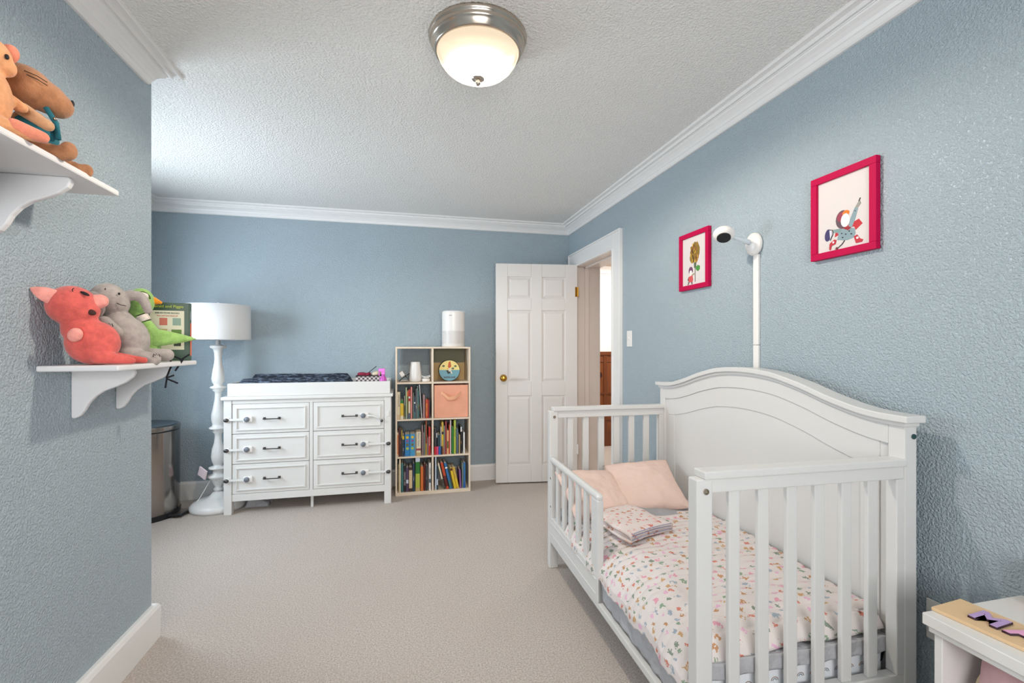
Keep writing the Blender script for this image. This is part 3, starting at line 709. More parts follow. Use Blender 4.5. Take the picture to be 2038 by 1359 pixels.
book(R,'L',237,247,297,'rust','tallest',band=[(0,.34,'gold')])
book(R,'L',251,260,150,'mauve','short',plain='beside the red one')
book(R,'L',261,279,240,'red','',txt=('My Favorite Tales','white',.011,.5))
# third row, right
book(R,'R',8,22,222,'charcoal','')
book(R,'R',24,32,196,'black','slim',band=[(.75,.95,'white')])
book(R,'R',36,60,170,'dark teal','thick')
book(R,'R',62,69,235,'white','slim',dy=.02)
book(R,'R',70,86,280,'gold','tall',band=[(.0,.2,'orange'),(.62,.7,'black'),(.45,.6,'yellow')])
book(R,'R',88,98,246,'grey green','',band=[(0,.4,'mauve')])
book(R,'R',100,114,285,'brick red','tall')
book(R,'R',115,131,205,'peach','',band=[(.25,.55,'olive')])
book(R,'R',132,142,252,'orange red','tall')
book(R,'R',143,152,292,'pinkish white','tall')
book(R,'R',157,174,234,'leaf green','')
book(R,'R',176,193,293,'lime','tallest',txt=('QUESTIONS','leaf green',.012,.62))
book(R,'R',196,214,215,'slate')
book(R,'R',219,230,165,'tan','short')
book(R,'R',233,245,236,'black','tall',band=[(.8,.98,'white')],txt=('NIGHT','peach',.009,.4))
book(R,'R',258,271,184,'white','wide rightmost',lean=.0)
# bottom row, left
R = 4
book(R,'L',8,14,236,'tan','slim leftmost',dy=.02)
book(R,'L',16,29,282,'cream','tall slim')
book(R,'L',32,50,244,'teal','dark tall')
book(R,'L',54,70,226,'black','',band=[(.45,.75,'grey'),(.25,.4,'grey')])
book(R,'L',73,93,206,'plum','',band=[(.35,.5,'pale blue')])
book(R,'L',97,125,208,'dark brown','thick',band=[(.14,.88,'beige')])
book(R,'L',128,145,240,'navy','tall',txt=('MYSTERY','white',.009,.45))
book(R,'L',151,189,288,'leaf green','thick tall',band=[(.87,1.0,'pale blue'),(.1,.52,'lime'),(0,.1,'tan')])
book(R,'L',194,218,208,'orange','thick')
book(R,'L',222,235,232,'maroon','')
book(R,'L',238,252,214,'charcoal','',txt=('FOREST','mauve',.009,.5))
book(R,'L',255,262,240,'grey','slim')
book(R,'L',265,281,235,'white','',band=[(.28,.42,'slate')],txt=('GARDEN','charcoal',.014,.7))
# bottom row, right
book(R,'R',14,25,288,'pale blue','tall slim leftmost')
book(R,'R',27,39,206,'dark teal','',band=[(.2,.45,'pale blue')])
book(R,'R',88,101,232,'cream','leaning',band=[(0,.4,'charcoal')]).rotation_euler = (0, math.radians(-13), 0)
book(R,'R',112,134,236,'orange red','leaning',lean=0,band=[(.1,.5,'maroon')],plain='').rotation_euler = (0, math.radians(-13), 0)
book(R,'R',141,163,232,'steel blue','leaning',band=[(.05,.3,'teal'),(.78,.84,'white')]).rotation_euler = (0, math.radians(-13), 0)
book(R,'R',165,174,205,'dark olive','leaning').rotation_euler = (0, math.radians(-12), 0)
book(R,'R',178,199,184,'yellow','leaning',dy=.0,band=[(.87,.98,'maroon')]).rotation_euler = (0, math.radians(-12), 0)
book(R,'R',201,222,190,'gold','leaning',band=[(.1,.45,'yellow')]).rotation_euler = (0, math.radians(-12), 0)
book(R,'R',228,243,160,'purple','short').rotation_euler = (0, math.radians(-3), 0)
book(R,'R',247,256,222,'grey green','slim')
book(R,'R',258,277,222,'steel blue','upright rightmost',band=[(.0,.2,'royal blue')])
# little board books in front, third row right
for i, (c, a, b_) in enumerate((('scarlet', 6, 22), ('pink', 23, 41), ('royal blue', 43, 62), ('black', 63, 78))):
    x0 = .265
    book(3, 'R', a, b_, 72, c, 'tiny', dy=-.0085, depth=.008, group='tiny board books in front of the third row', plain='in front')

# storage bin
M_BINF = mat('peach_fabric', (226, 160, 132), .9, bump=(140, .35, .002), var=(12, 1.12), sheen=.2)
sbn = thing('fabric_storage_bin', (.417, BY0 + .006, FZ[2] + .001), 'peach fabric storage bin filling the second row right cube', 'storage bin')
bb = MB().box(-.147, .147, 0, .006, 0, .282).box(-.147, .147, .26, .266, 0, .282).box(-.147, -.141, .006, .26, 0, .282).box(.141, .147, .006, .26, 0, .282).box(-.141, .141, .006, .26, 0, .006)
bb.build('bin_body', M_BINF, sbn, bev=.003)
hp = [(-.088 + .176 * i / 16, .002 - .026 * math.sin(math.pi * i / 16) ** .7, .212 - .046 * math.sin(math.pi * i / 16) ** 1.4 + .004 * math.sin(i * .9)) for i in range(17)]
hb = MB(); prev = None
for (x, y, z) in hp:
    cur = [hb.bm.verts.new((x, y - .001, z + .014)), hb.bm.verts.new((x, y - .001, z - .014)), hb.bm.verts.new((x, y + .002, z - .014)), hb.bm.verts.new((x, y + .002, z + .014))]
    if prev:
        for i in range(4): hb.bm.faces.new((prev[i], prev[(i+1) % 4], cur[(i+1) % 4], cur[i]))
    prev = cur
hb.build('handle', mat('peach_webbing', (240, 178, 140), .8), sbn, smooth=False)

# router, cables, adapter, tin
simple(MB().lathe([(0, 0), (.046, 0), (.052, .006), (.053, .03), (.049, .09), (.042, .15), (.040, .168), (.038, .171), (0, .171)], c=(.113, BY0 + .085, FZ[1] + .0003), seg=40), 'wifi_router', M_PLAST, 'white tapered cylinder router in the top left cube', 'router')
ad_ = thing('power_adapter', (.0, BY0 + .06, FZ[1]), 'white square power adapter leaning at left of the top left cube', 'adapter')
MB().box(-.018, .018, -.015, .015, -.022, .022, mtx=Matrix.Translation((-.0, 0, .068)) @ Matrix.Rotation(math.radians(-32), 4, 'Y')).build('adapter_body', M_PLAST, ad_, bev=.004)
MB().box(-.018, -.012, -.012, .012, -.035, .03, mtx=Matrix.Translation((.034, .0, .072)) @ Matrix.Rotation(math.radians(-32), 4, 'Y')).build('adapter_plug', M_BLACK, ad_, bev=.003)
MB().tube([(-.02, 0, .004), (-.01, .01, .022), (.02, .012, .04), (.05, .012, .064), (.063, .012, .072)], .003, 6).build('cord', M_BLACK, ad_, smooth=True)
MB().tube([(-.018, 0, .003), (.01, -.005, .014), (.045, -.004, .016), (.05, .02, .004)], .0025, 6).build('cord', M_PLAST, ad_, smooth=True)
simple(MB().lathe([(0, 0), (.034, 0), (.036, .004), (.036, .022), (.032, .026), (0, .026)], c=(.203, BY0 + .07, FZ[1] + .0003), seg=32), 'white_puck', M_PLAST, 'small round white device under the coiled cable', 'device')
pts = [(.203 + .036 * math.cos(a) * (1 + .1*math.sin(3*a)), BY0 + .062 + .02 * math.sin(a), FZ[1] + .033 + .006 * math.sin(2*a + 1) + .0004 * i) for i, a in enumerate([x * .35 for x in range(46)])]
simple(MB().tube(pts, .0022, 6), 'cable_coil', M_PLAST, 'loose coil of thin white cable lying on the small round device', 'cable')
bo = thing('wooden_backing_board', (.417, BY0 + .262, FZ[1] + .0003), 'olive and tan board standing behind the round tin', 'board')
B('board', mat('olive_board', (140, 140, 116), .7), bo, -.148, .148, 0, .006, .156, .284, bev=0)
B('board_lower', mat('tan_board', (198, 168, 118), .7), bo, -.148, .148, 0, .006, 0, .156, bev=0)
tn = thing('round_tin', (.405, BY0 + .05, FZ[1] + .0003), 'round yellow and teal picture tin standing in the top right cube', 'tin')
TR = .094; RZ_ = Matrix.Translation((0, 0, TR)) @ Matrix.Rotation(math.pi/2, 4, 'X')
MB().lathe([(0, -.05), (TR, -.05), (TR, 0), (TR - .003, .003), (0, .003)], mtx=RZ_, seg=64).build('tin_body', mat('tin_rim', (60, 58, 50), .4), tn)
def seg_poly(r, za, zb, n=40):
    pts = []
    for i in range(n + 1):
        z = za + (zb - za) * i / n; pts.append((math.sqrt(max(0, r*r - z*z)), z + TR))
    return pts + [(-x, z) for x, z in pts[::-1]]
rr_ = TR - .005
MB().prism(seg_poly(rr_, .005, rr_ - .0001), -.0042, -.003, 'Y').build('lid_print', mat('pale_yellow_print', (240, 216, 130), .4), tn)
MB().prism(seg_poly(rr_, -rr_ + .0001, .005), -.0042, -.003, 'Y').build('lid_print', mat('teal_print', (110, 160, 172), .4), tn)
M_OR = mat('orange_red_print', (206, 96, 44), .5); M_GR = mat('grey_green_print', (96, 104, 84), .5); M_CRN = mat('pale_figure_print', (232, 222, 200), .5)
MB().prism([(-.03, TR+.01), (-.005, TR + .01), (.0, TR + .03)], -.0046, -.004, 'Y').build('printed_shape', mat('sun_yellow_print', (244, 190, 40), .5), tn)
MB().prism([(-.014, TR + .03), (-.008, TR + .07), (.006, TR + .085), (.012, TR + .06), (.016, TR + .035), (0, TR + .02)], -.005, -.004, 'Y').build('printed_shape', M_OR, tn)
MB().prism([(-.012, TR - .02), (-.008, TR + .02), (.01, TR + .024), (.014, TR + .002), (.026, TR - .026), (.018, TR - .03), (.004, TR - .006), (-.006, TR - .02)], -.0054, -.004, 'Y').build('printed_shape', M_CRN, tn)
for px_, pz in ((-.052, .04), (.052, .038), (.03, .018)):
    MB().ell((px_, -.0045, TR + pz), (.012, .0006, .009), sub=2).build('printed_shape', M_GR, tn)
MB().prism([(-.034, TR - .002), (-.010, TR + .004), (-.002, TR - .012), (.006, TR - .004), (.01, TR - .022), (-.008, TR - .03), (-.02, TR - .022), (-.022, TR - .008)], -.0058, -.004, 'Y').build('printed_shape', mat('dark_print', (50, 56, 50), .5), tn)
text('lid_text', 'SUPERLUNE', .019, mat('maroon_print', (80, 40, 60), .5), tn, (0, -.0046, .034), (90, 0, 0), bold=.0004)

# air purifier
ap = thing('air_purifier', (.45, BY0 + .145, BZ), 'white cylindrical air purifier standing on top of the bookcase', 'air purifier')
MB().lathe([(0, 0), (.100, 0), (.102, .004), (.102, .302), (.099, .314), (.090, .320), (.07, .322), (0, .320)], seg=64).build('purifier_body', M_PLAST, ap, smooth=True)
def grille():
    t = NT('perforated_plastic'); t.b.inputs['Roughness'].default_value = .4
    tc = t.n('ShaderNodeTexCoord'); sx = t.n('ShaderNodeSeparateXYZ'); t.l(tc.outputs['Object'], sx.inputs[0])
    a = t.math('ARCTAN2', sx.outputs[0], sx.outputs[1])
    f = t.math('ABSOLUTE', t.math('SINE', t.math('MULTIPLY', a, 46))); g = t.math('ABSOLUTE', t.math('SINE', t.math('MULTIPLY', sx.outputs[2], 460)))
    k_ = t.math('GREATER_THAN', t.math('MULTIPLY', f, g), .55)
    t.l(t.mix(k_, rgb(236, 232, 228), rgb(172, 162, 158)), t.b.inputs['Base Color']); return t.m
MB().lathe([(.1024, .028), (.1024, .140)], seg=64, cap=False).build('grille', grille(), ap, smooth=True)
text('logo', 'levoit', .012, mat('dark_grey_print', (90, 86, 84), .5), ap, (-.035, -.0975, .278), (90, 0, -20), depth=.0004)

# ================================================================ WALL PICTURES
def frame(y0, y1, z0, z1, label):
    t = thing('framed_drawing', (XR, (y0 + y1) / 2, (z0 + z1) / 2), label, 'picture frame', 'magenta framed drawings on the right wall')
    w_, h_ = (y1 - y0) / 2, (z1 - z0) / 2; b_ = .026
    m = mat('magenta_frame', (186, 4, 70), .6, spec=.15)
    MB().box(-.022, -.002, -w_, w_, h_ - b_, h_).box(-.022, -.002, -w_, w_, -h_, -h_ + b_).box(-.022, -.002, -w_, -w_ + b_, -h_ + b_, h_ - b_).box(-.022, -.002, w_ - b_, w_, -h_ + b_, h_ - b_).build('frame', m, t, bev=.0015)
    p = B('print', mat('paper_white', (216, 208, 206), .8), t, -.012, -.006, -w_ + b_, w_ - b_, -h_ + b_, h_ - b_, bev=0)
    return t, p
# picture coords: r (to the right in the photo) = -y, u = z
LAY = [0]
def draw(p, poly, col, name='drawing'):
    LAY[0] += 1; x = -.0122 - .00012 * (LAY[0] % 30)
    return MB().prism([(-r_ , u) for r_, u in poly], x, -.0118, 'X').build(name, mat('draw_%d_%d_%d' % col, col, .7), p)
def ellp(cx, cy, rx, ry, n=18, a=0):
    return [(cx + rx*math.cos(2*math.pi*i/n)*math.cos(a) - ry*math.sin(2*math.pi*i/n)*math.sin(a), cy + rx*math.cos(2*math.pi*i/n)*math.sin(a) + ry*math.sin(2*math.pi*i/n)*math.cos(a)) for i in range(n)]
def stroke(p, pts, w_, col):
    for (a, b_) in zip(pts, pts[1:]):
        d = Vector((b_[0]-a[0], b_[1]-a[1])); 
        n_ = Vector((-d.y, d.x)).normalized() * w_ / 2
        draw(p, [(a[0]+n_.x, a[1]+n_.y), (b_[0]+n_.x, b_[1]+n_.y), (b_[0]-n_.x, b_[1]-n_.y), (a[0]-n_.x, a[1]-n_.y)], col)
DK = (52, 44, 48)
t1, p1 = frame(1.266, 1.530, 1.602, 1.926, 'larger-looking magenta frame nearer the camera, drawing of caped child')
# map: print spans r -.106..+.106, u -.136..+.136
LAY[0] = 0
draw(p1, [(-.016, -.060), (.042, -.046), (.062, -.040), (.076, -.060), (.05, -.078), (.044, -.064)], (190, 40, 50))
draw(p1, [(-.03, -.066), (-.01, -.062), (-.014, -.080), (-.034, -.086)], (190, 40, 50))
draw(p1, [(-.030, -.060), (.0, -.062), (.022, -.062), (.046, -.070), (.05, -.09), (.040, -.104), (.018, -.108), (-.004, -.104), (-.024, -.098), (-.018, -.078)], (134, 156, 164))
draw(p1, [(.020, -.064), (.030, -.030), (.046, .004), (.060, .0), (.048, -.038), (.036, -.064)], (134, 156, 164))
draw(p1, [(-.006, -.058), (-.038, -.056), (-.040, -.068), (-.008, -.074)], (126, 150, 150))
draw(p1, ellp(-.002, -.026, .027, .034), (96, 74, 84)); draw(p1, ellp(-.006, -.016, .018, .018), (150, 60, 80)); draw(p1, ellp(.012, -.006, .014, .011), (226, 120, 40))
draw(p1, ellp(.010, -.032, .018, .025), (240, 234, 228))
draw(p1, [(.048, .004), (.060, .002), (.070, .014), (.066, .026), (.058, .018)], (150, 148, 140)); stroke(p1, [(.062, .022), (.068, .034)], .003, DK)
draw(p1, ellp(-.062, -.072, .013, .023, a=-.15), (60, 50, 100)); draw(p1, [(-.055, -.054), (-.046, -.058), (-.046, -.076), (-.052, -.090)], (216, 214, 226)); stroke(p1, [(-.056, -.052), (-.042, -.056), (-.040, -.072), (-.052, -.094)], .0018, DK)
draw(p1, [(-.054, -.106), (-.034, -.094), (-.026, -.098), (-.030, -.112), (-.046, -.116), (-.050, -.132), (-.056, -.128)], (186, 44, 60))
draw(p1, [(.044, -.100), (.056, -.096), (.066, -.112), (.078, -.118), (.074, -.126), (.052, -.126)], (186, 44, 60))
draw(p1, ellp(-.038, -.104, .004, .004), (240, 230, 230)); draw(p1, ellp(.058, -.108, .005, .004), (240, 230, 230))
stroke(p1, [(.008, -.106), (-.002, -.118), (-.018, -.128), (-.030, -.132)], .0018, DK); stroke(p1, [(-.026, -.126), (-.022, -.134)], .005, (120, 40, 50))
for a, b_ in ((-.004, -.078), (.012, -.084), (.026, -.076), (.034, -.088), (.0, -.094), (.02, -.098), (-.012, -.088), (.034, -.04), (.04, -.022), (.048, -.008)): draw(p1, ellp(a, b_, .002, .002, 8), DK)
draw(p1, [(.0, -.060), (.024, -.058), (.034, -.066), (.020, -.072)], (150, 40, 50))
t2, p2 = frame(2.169, 2.438, 1.588, 1.912, 'smaller-looking magenta frame left of the camera, drawing of artichoke flower')
LAY[0] = 0
draw(p2, [(-.024, -.014), (.026, -.008), (.048, .03), (.050, .064), (.034, .094), (.004, .104), (-.018, .088), (-.03, .06), (-.042, .022), (-.04, .006)], (134, 106, 40))
rnd = random.Random(3)
for i in range(46):
    cx, cy = rnd.uniform(-.032, .040), rnd.uniform(-.006, .09)
    if ((cx - .006) / .045) ** 2 + ((cy - .045) / .055) ** 2 > 1: continue
    draw(p2, ellp(cx, cy, .004, .013, 8, rnd.uniform(-.4, .4)), rnd.choice([(196, 158, 46), (172, 128, 40), (96, 72, 34), (214, 180, 80), (150, 96, 50)]))
draw(p2, [(.0, -.014), (.02, -.012), (.016, -.04), (.002, -.044)], (86, 98, 76))
draw(p2, [(.014, -.040), (.036, -.032), (.052, -.040), (.050, -.058), (.034, -.066), (.02, -.056)], (70, 140, 60))
stroke(p2, [(.010, -.04), (.010, -.122)], .0022, (110, 108, 104))
draw(p2, ellp(-.030, -.054, .018, .022), (110, 66, 100)); draw(p2, ellp(-.028, -.068, .012, .016), (240, 232, 226))
draw(p2, [(-.048, -.088), (-.016, -.082), (-.010, -.106), (-.016, -.120), (-.046, -.118), (-.05, -.104)], (206, 84, 84))
stroke(p2, [(-.02, -.080), (-.004, -.076), (.010, -.076)], .006, (170, 150, 120)); stroke(p2, [(-.048, -.09), (-.056, -.104), (-.046, -.112)], .003, DK)
stroke(p2, [(-.046, -.118), (-.056, -.132)], .003, DK); stroke(p2, [(-.02, -.120), (-.018, -.132)], .003, DK); stroke(p2, [(-.046, -.116), (-.066, -.114)], .002, DK)

# ================================================================ BABY MONITOR
bmn = thing('baby_monitor_camera', (XR, 1.848, 1.742), 'white wall-mounted baby monitor camera between the two framed drawings', 'camera')
MB().ell((-.012, 0, 0), (.026, .046, .054), sub=4).ell((-.008, 0, .0), (.014, .047, .055)).build('wall_mount', M_PLAST, bmn, remesh=.003)
MB().tube([(-.030, 0, .005), (-.06, -.002, .012), (-.14, 0, .030)], .013, 12, radii=[.012, .0125, .009]).build('arm', mat('pale_plastic', (214, 224, 230), .2), bmn, smooth=True)
hd = MB().ell((0, 0, 0), (.046, .046, .027), sub=4).build('camera_head', M_PLAST, bmn, smooth=True)
hd.location = (-.175, 0, .038); hd.rotation_euler = Vector((-.32, -.42, -.85)).to_track_quat('Z', 'Y').to_euler()
MB().lathe([(0, 0), (.030, 0), (.030, .006), (.026, .008), (0, .008)], mtx=Matrix.Translation((0, 0, .0195)), seg=32).build('lens_window', M_BLACK, hd)
cc = thing('cord_cover', (XR, 1.838, .72), 'white cable cover strip running down the wall behind the crib', 'cable cover')
for z0, z1 in ((.0, .33), (.3315, .55), (.5515, .972)): B('cover_section', M_PLAST, cc, -.013, 0, -.016, .016, z0, z1, bev=.003)

# ================================================================ CRIB
CX, CY, CR = .787, 1.12, -1.3
cb = thing('toddler_crib', (CX, CY, 0), 'white convertible crib with arched back panel and slatted ends', 'crib', rz=CR)
CL = 1.44; XBK = .716   # back panel front face
def sl(name, *a, bev=.003, parent=None): return B(name, M_CRIB, parent or cb, *a, bev=bev)
for y0 in (0, CL - .042):
    zf = .045 if 0 else 0
    sl('front_post', 0, .050, y0, y0 + .042, 0, .895, bev=.004)
    sl('end_rail', .050, XBK, y0 + .004, y0 + .036, .855, .894)
    ry = (y0 - .006, y0 + .048)
    sl('rail_cap', .022, XBK + .002, ry[0], ry[1], .8945, .917, bev=.004)
    sl('end_rail_bottom', .050, XBK, y0 + .004, y0 + .036, .165, .255)
    inner = sl('end_stile', XBK - .030, XBK, y0 + .002, y0 + .038, .255, .855)
    for i in range(6):
        x0 = .050 + (XBK - .030 - .050 - 6*.036) / 7 * (i + 1) + .036 * i
        sl('slat', x0, x0 + .036, y0 + .012, y0 + .028, .255, .855, bev=.003)
    MB().lathe([(0, 0), (.0085, 0), (.0085, .004), (.006, .004), (.005, .001), (0, .001)], mtx=Matrix.Translation((.028, y0 - .0005, .862)) @ Matrix.Rotation(math.pi/2, 4, 'X'), seg=16).build('bolt', M_NICKEL, cb)
# back panel
PROF = [(0, 1.147), (.08, 1.145), (.19, 1.135), (.33, 1.103), (.45, 1.066), (.56, 1.040), (.62, 1.032), (.66, 1.030), (.735, 1.029)]
def arch(y, off=0):
    d = abs(y - .712)
    for (a, za), (b_, zb) in zip(PROF, PROF[1:]):
        if d <= b_:
            t_ = (d - a) / (b_ - a); t_ = t_ ; return za + (zb - za) * t_ + off
    return PROF[-1][1] + off
def smooth_arch(y, off=0): return sum(arch(y + k * .012, off) for k in range(-3, 4)) / 7
def strip(name, y0, y1, zlo, zhi, x0, x1, n=56, m=M_CRIB, bev=0):
    ys = [y0 + (y1 - y0) * i / n for i in range(n + 1)]
    poly = [(y, zhi(y)) for y in ys] + ([(y, zlo(y)) for y in ys[::-1]] if callable(zlo) else [(y1, zlo), (y0, zlo)])
    mb = MB(); V0 = []; V1 = []
    for i, y in enumerate(ys):
        lo = zlo(y) if callable(zlo) else zlo
        V0.append((mb.bm.verts.new((x0, y, lo)), mb.bm.verts.new((x0, y, zhi(y))))); V1.append((mb.bm.verts.new((x1, y, lo)), mb.bm.verts.new((x1, y, zhi(y)))))
    fs = []
    for i in range(n):
        for a, b_ in ((V0[i], V0[i+1]), (V1[i+1], V1[i])): fs.append(mb.bm.faces.new((a[0], b_[0], b_[1], a[1])))
        fs.append(mb.bm.faces.new((V0[i][1], V0[i+1][1], V1[i+1][1], V1[i][1]))); fs.append(mb.bm.faces.new((V0[i+1][0], V0[i][0], V1[i][0], V1[i+1][0])))
    fs.append(mb.bm.faces.new((V0[0][0], V0[0][1], V1[0][1], V1[0][0]))); fs.append(mb.bm.faces.new((V0[n][1], V0[n][0], V1[n][0], V1[n][1])))
    bmesh.ops.recalc_face_normals(mb.bm, faces=fs)
    return mb.build(name, m, cb, bev=bev)
SA = smooth_arch
strip('back_panel', .03, CL - .03, .16, lambda y: SA(y, -.02), XBK + .008, XBK + .040)
strip('arch_rail', .052, CL - .052, lambda y: SA(y, -.075), lambda y: SA(y, -.004), XBK - .002, XBK + .02, bev=.002)
strip('arch_frame', .085, CL - .085, lambda y: SA(y, -.168) , lambda y: SA(y, -.0752), XBK + .003, XBK + .02, bev=.002)
for y0, y1 in ((.085, .150), (CL - .150, CL - .085)):
    strip('panel_stile', y0, y1, .25, lambda y: SA(y, -.1685), XBK + .003, XBK + .02, n=6, bev=.0015)
strip('arch_cap', -.022, CL + .022, lambda y: SA(y, .0), lambda y: SA(y, .022), XBK - .024, XBK + .052, bev=.004)
strip('cap_moulding', -.008, CL + .008, lambda y: SA(y, -.013), lambda y: SA(y, .0002), XBK - .012, XBK + .046, bev=.003)
for y0 in (0, CL - .052): sl('back_post', XBK - .002, XBK + .044, y0, y0 + .052, 0, 1.026, bev=.003)
for z in (.985, .215): MB().lathe([(0, 0), (.008, 0), (.008, .003), (0, .003)], mtx=Matrix.Translation((XBK + .030, -.0005, z)) @ Matrix.Rotation(math.pi/2, 4, 'X'), seg=16).build('bolt', mat('green_bolt', (60, 90, 90), .4, .6), cb)
# low front side with half guard rail
sl('side_rail', .004, .026, .042, CL - .042, .150, .178)
sl('mattress_support', .03, XBK - .002, .05, CL - .05, .175, .190)
gd = sl('guard_rail', 0, .03, .70, CL - .042, .605, .636, bev=.012)
sl('guard_post', .001, .029, .70, .775, .178, .61, bev=.004, parent=gd)
sl('guard_post', .001, .029, CL - .075, CL - .042, .30, .605, bev=.002, parent=gd)
sl('guard_board', .0, .028, .70, CL - .042, .178, .300, bev=.004, parent=gd)
sl('guard_moulding', -.003, .003, .72, CL - .06, .205, .212, bev=.002, parent=gd); sl('guard_moulding', -.003, .003, .72, CL - .06, .268, .275, bev=.002, parent=gd)
for yc in (1.285, 1.18, 1.075, .97, .865): sl('guard_slat', .006, .024, yc - .019, yc + .019, .30, .605, bev=.002, parent=gd)
for z in (.36, .52): MB().lathe([(0, 0), (.006, 0), (.006, .003), (0, .003)], mtx=Matrix.Translation((.001, CL - .062, z)) @ Matrix.Rotation(-math.pi/2, 4, 'Y'), seg=12).build('bolt', M_NICKEL, gd)

# ---- bedding (same local frame as the crib)
def bed(o): o.location = (CX, CY, 0); o.rotation_euler = (0, 0, math.radians(CR)); return o
def cellprint(name, base, cols, sx, sy, thr, vcol=None, ring=False, bumpy=True):
    t = NT(name); t.b.inputs['Roughness'].default_value = .9; t.b.inputs['Specular IOR Level'].default_value = .15
    tc = t.n('ShaderNodeTexCoord'); nz = t.n('ShaderNodeTexNoise'); nz.inputs['Scale'].default_value = 105; nz.inputs['Detail'].default_value = 2
    t.l(tc.outputs['Object'], nz.inputs['Vector'])
    sub = t.n('ShaderNodeVectorMath', operation='SUBTRACT'); t.l(nz.outputs['Color'], sub.inputs[0]); sub.inputs[1].default_value = (.5, .5, .5)
    sc_ = t.n('ShaderNodeVectorMath', operation='SCALE'); t.l(sub.outputs[0], sc_.inputs[0]); sc_.inputs['Scale'].default_value = .0 if ring else .030
    add = t.n('ShaderNodeVectorMath', operation='ADD'); t.l(tc.outputs['Object'], add.inputs[0]); t.l(sc_.outputs[0], add.inputs[1])
    mp = t.n('ShaderNodeMapping'); mp.inputs['Scale'].default_value = (sx, sy, 0 if not ring else sy)
    sxyz = t.n('ShaderNodeSeparateXYZ'); cxyz = t.n('ShaderNodeCombineXYZ'); t.l(add.outputs[0], sxyz.inputs[0])
    t.l(sxyz.outputs[0] if ring else t.math('ADD', sxyz.outputs[0], sxyz.outputs[2]), cxyz.inputs[0]); t.l(sxyz.outputs[1], cxyz.inputs[1]); t.l(sxyz.outputs[2], cxyz.inputs[2])
    t.l(cxyz.outputs[0], mp.inputs[0])
    vo = t.n('ShaderNodeTexVoronoi', voronoi_dimensions='2D' if not ring else '3D'); vo.inputs['Scale'].default_value = 1; vo.inputs['Randomness'].default_value = .62 if not ring else .35
    t.l(mp.outputs[0], vo.inputs['Vector'])
    sp_ = t.n('ShaderNodeSeparateColor'); t.l(vo.outputs['Color'], sp_.inputs[0])
    cr_ = t.n('ShaderNodeValToRGB'); cr_.color_ramp.interpolation = 'CONSTANT'
    e = cr_.color_ramp.elements
    while len(e) > 1: e.remove(e[-1])
    e[0].position = 0; e[0].color = rgb(*cols[0])
    for i, c in enumerate(cols[1:]): q = e.new((i + 1) / len(cols)); q.color = rgb(*c)
    t.l(sp_.outputs[0], cr_.inputs[0])
    if ring: m1 = t.math('MULTIPLY', t.math('LESS_THAN', vo.outputs['Distance'], thr), t.math('GREATER_THAN', vo.outputs['Distance'], thr * .62))
    else:
        m1 = t.math('LESS_THAN', t.math('ADD', vo.outputs['Distance'], t.math('MULTIPLY', sp_.outputs[1], .10)), thr)
    t.l(t.mix(t.math('MULTIPLY', m1, .85), rgb(*base), cr_.outputs[0]), t.b.inputs['Base Color'])
    if bumpy: t.bump(t.noise(160, 2), .15, .002)
    return t.m
M_QUILT = cellprint('animal_print_quilt', (222, 213, 210), [(186, 128, 70), (222, 150, 170), (120, 150, 120), (150, 165, 180), (206, 112, 90), (110, 130, 110), (196, 150, 90), (225, 170, 200)], 25, 28, .27)
M_BLKT = cellprint('floral_print_muslin', (224, 212, 208), [(206, 96, 84), (228, 170, 160), (196, 120, 90), (232, 190, 180)], 30, 30, .27)
def rainbow():
    t = NT('rainbow_print_sheet'); t.b.inputs['Roughness'].default_value = .9
    tc = t.n('ShaderNodeTexCoord'); sp = t.n('ShaderNodeSeparateXYZ'); t.l(tc.outputs['Object'], sp.inputs[0])
    row = t.math('FLOOR', t.math('MULTIPLY', sp.outputs[2], 24))
    xx = t.math('ADD', t.math('MULTIPLY', sp.outputs[0], 22), t.math('MULTIPLY', row, .5))
    u = t.math('SUBTRACT', t.math('FRACT', xx), .5); v = t.math('SUBTRACT', t.math('FRACT', t.math('MULTIPLY', sp.outputs[2], 24)), .35)
    r_ = t.math('SQRT', t.math('ADD', t.math('MULTIPLY', u, u), t.math('MULTIPLY', v, v)))
    def band(a, b): return t.math('MULTIPLY', t.math('MULTIPLY', t.math('GREATER_THAN', r_, a), t.math('LESS_THAN', r_, b)), t.math('GREATER_THAN', v, 0))
    wn = t.n('ShaderNodeTexWhiteNoise', noise_dimensions='2D'); cb_ = t.n('ShaderNodeCombineXYZ')
    t.l(t.math('FLOOR', xx), cb_.inputs[0]); t.l(row, cb_.inputs[1]); t.l(cb_.outputs[0], wn.inputs['Vector'])
    outer = t.mix(wn.outputs['Value'], rgb(196, 150, 120), rgb(96, 124, 138))
    c = t.mix(band(.22, .29), rgb(234, 236, 240), outer)
    c = t.mix(band(.10, .17), c, rgb(130, 140, 150))
    t.l(c, t.b.inputs['Base Color']); return t.m
M_RAIN = rainbow()
M_GREYS = mat('grey_sheet', (186, 186, 190), .9, bump=(16, .9, .03), var=(8, .9))
mt = MB().box(.035, .706, .052, CL - .052, .192, .325).build('mattress', M_RAIN, None, bev=.03, seg=5)
bed(mt); tag(mt, 'crib mattress in white rainbow-print sheet resting in the crib', 'mattress')
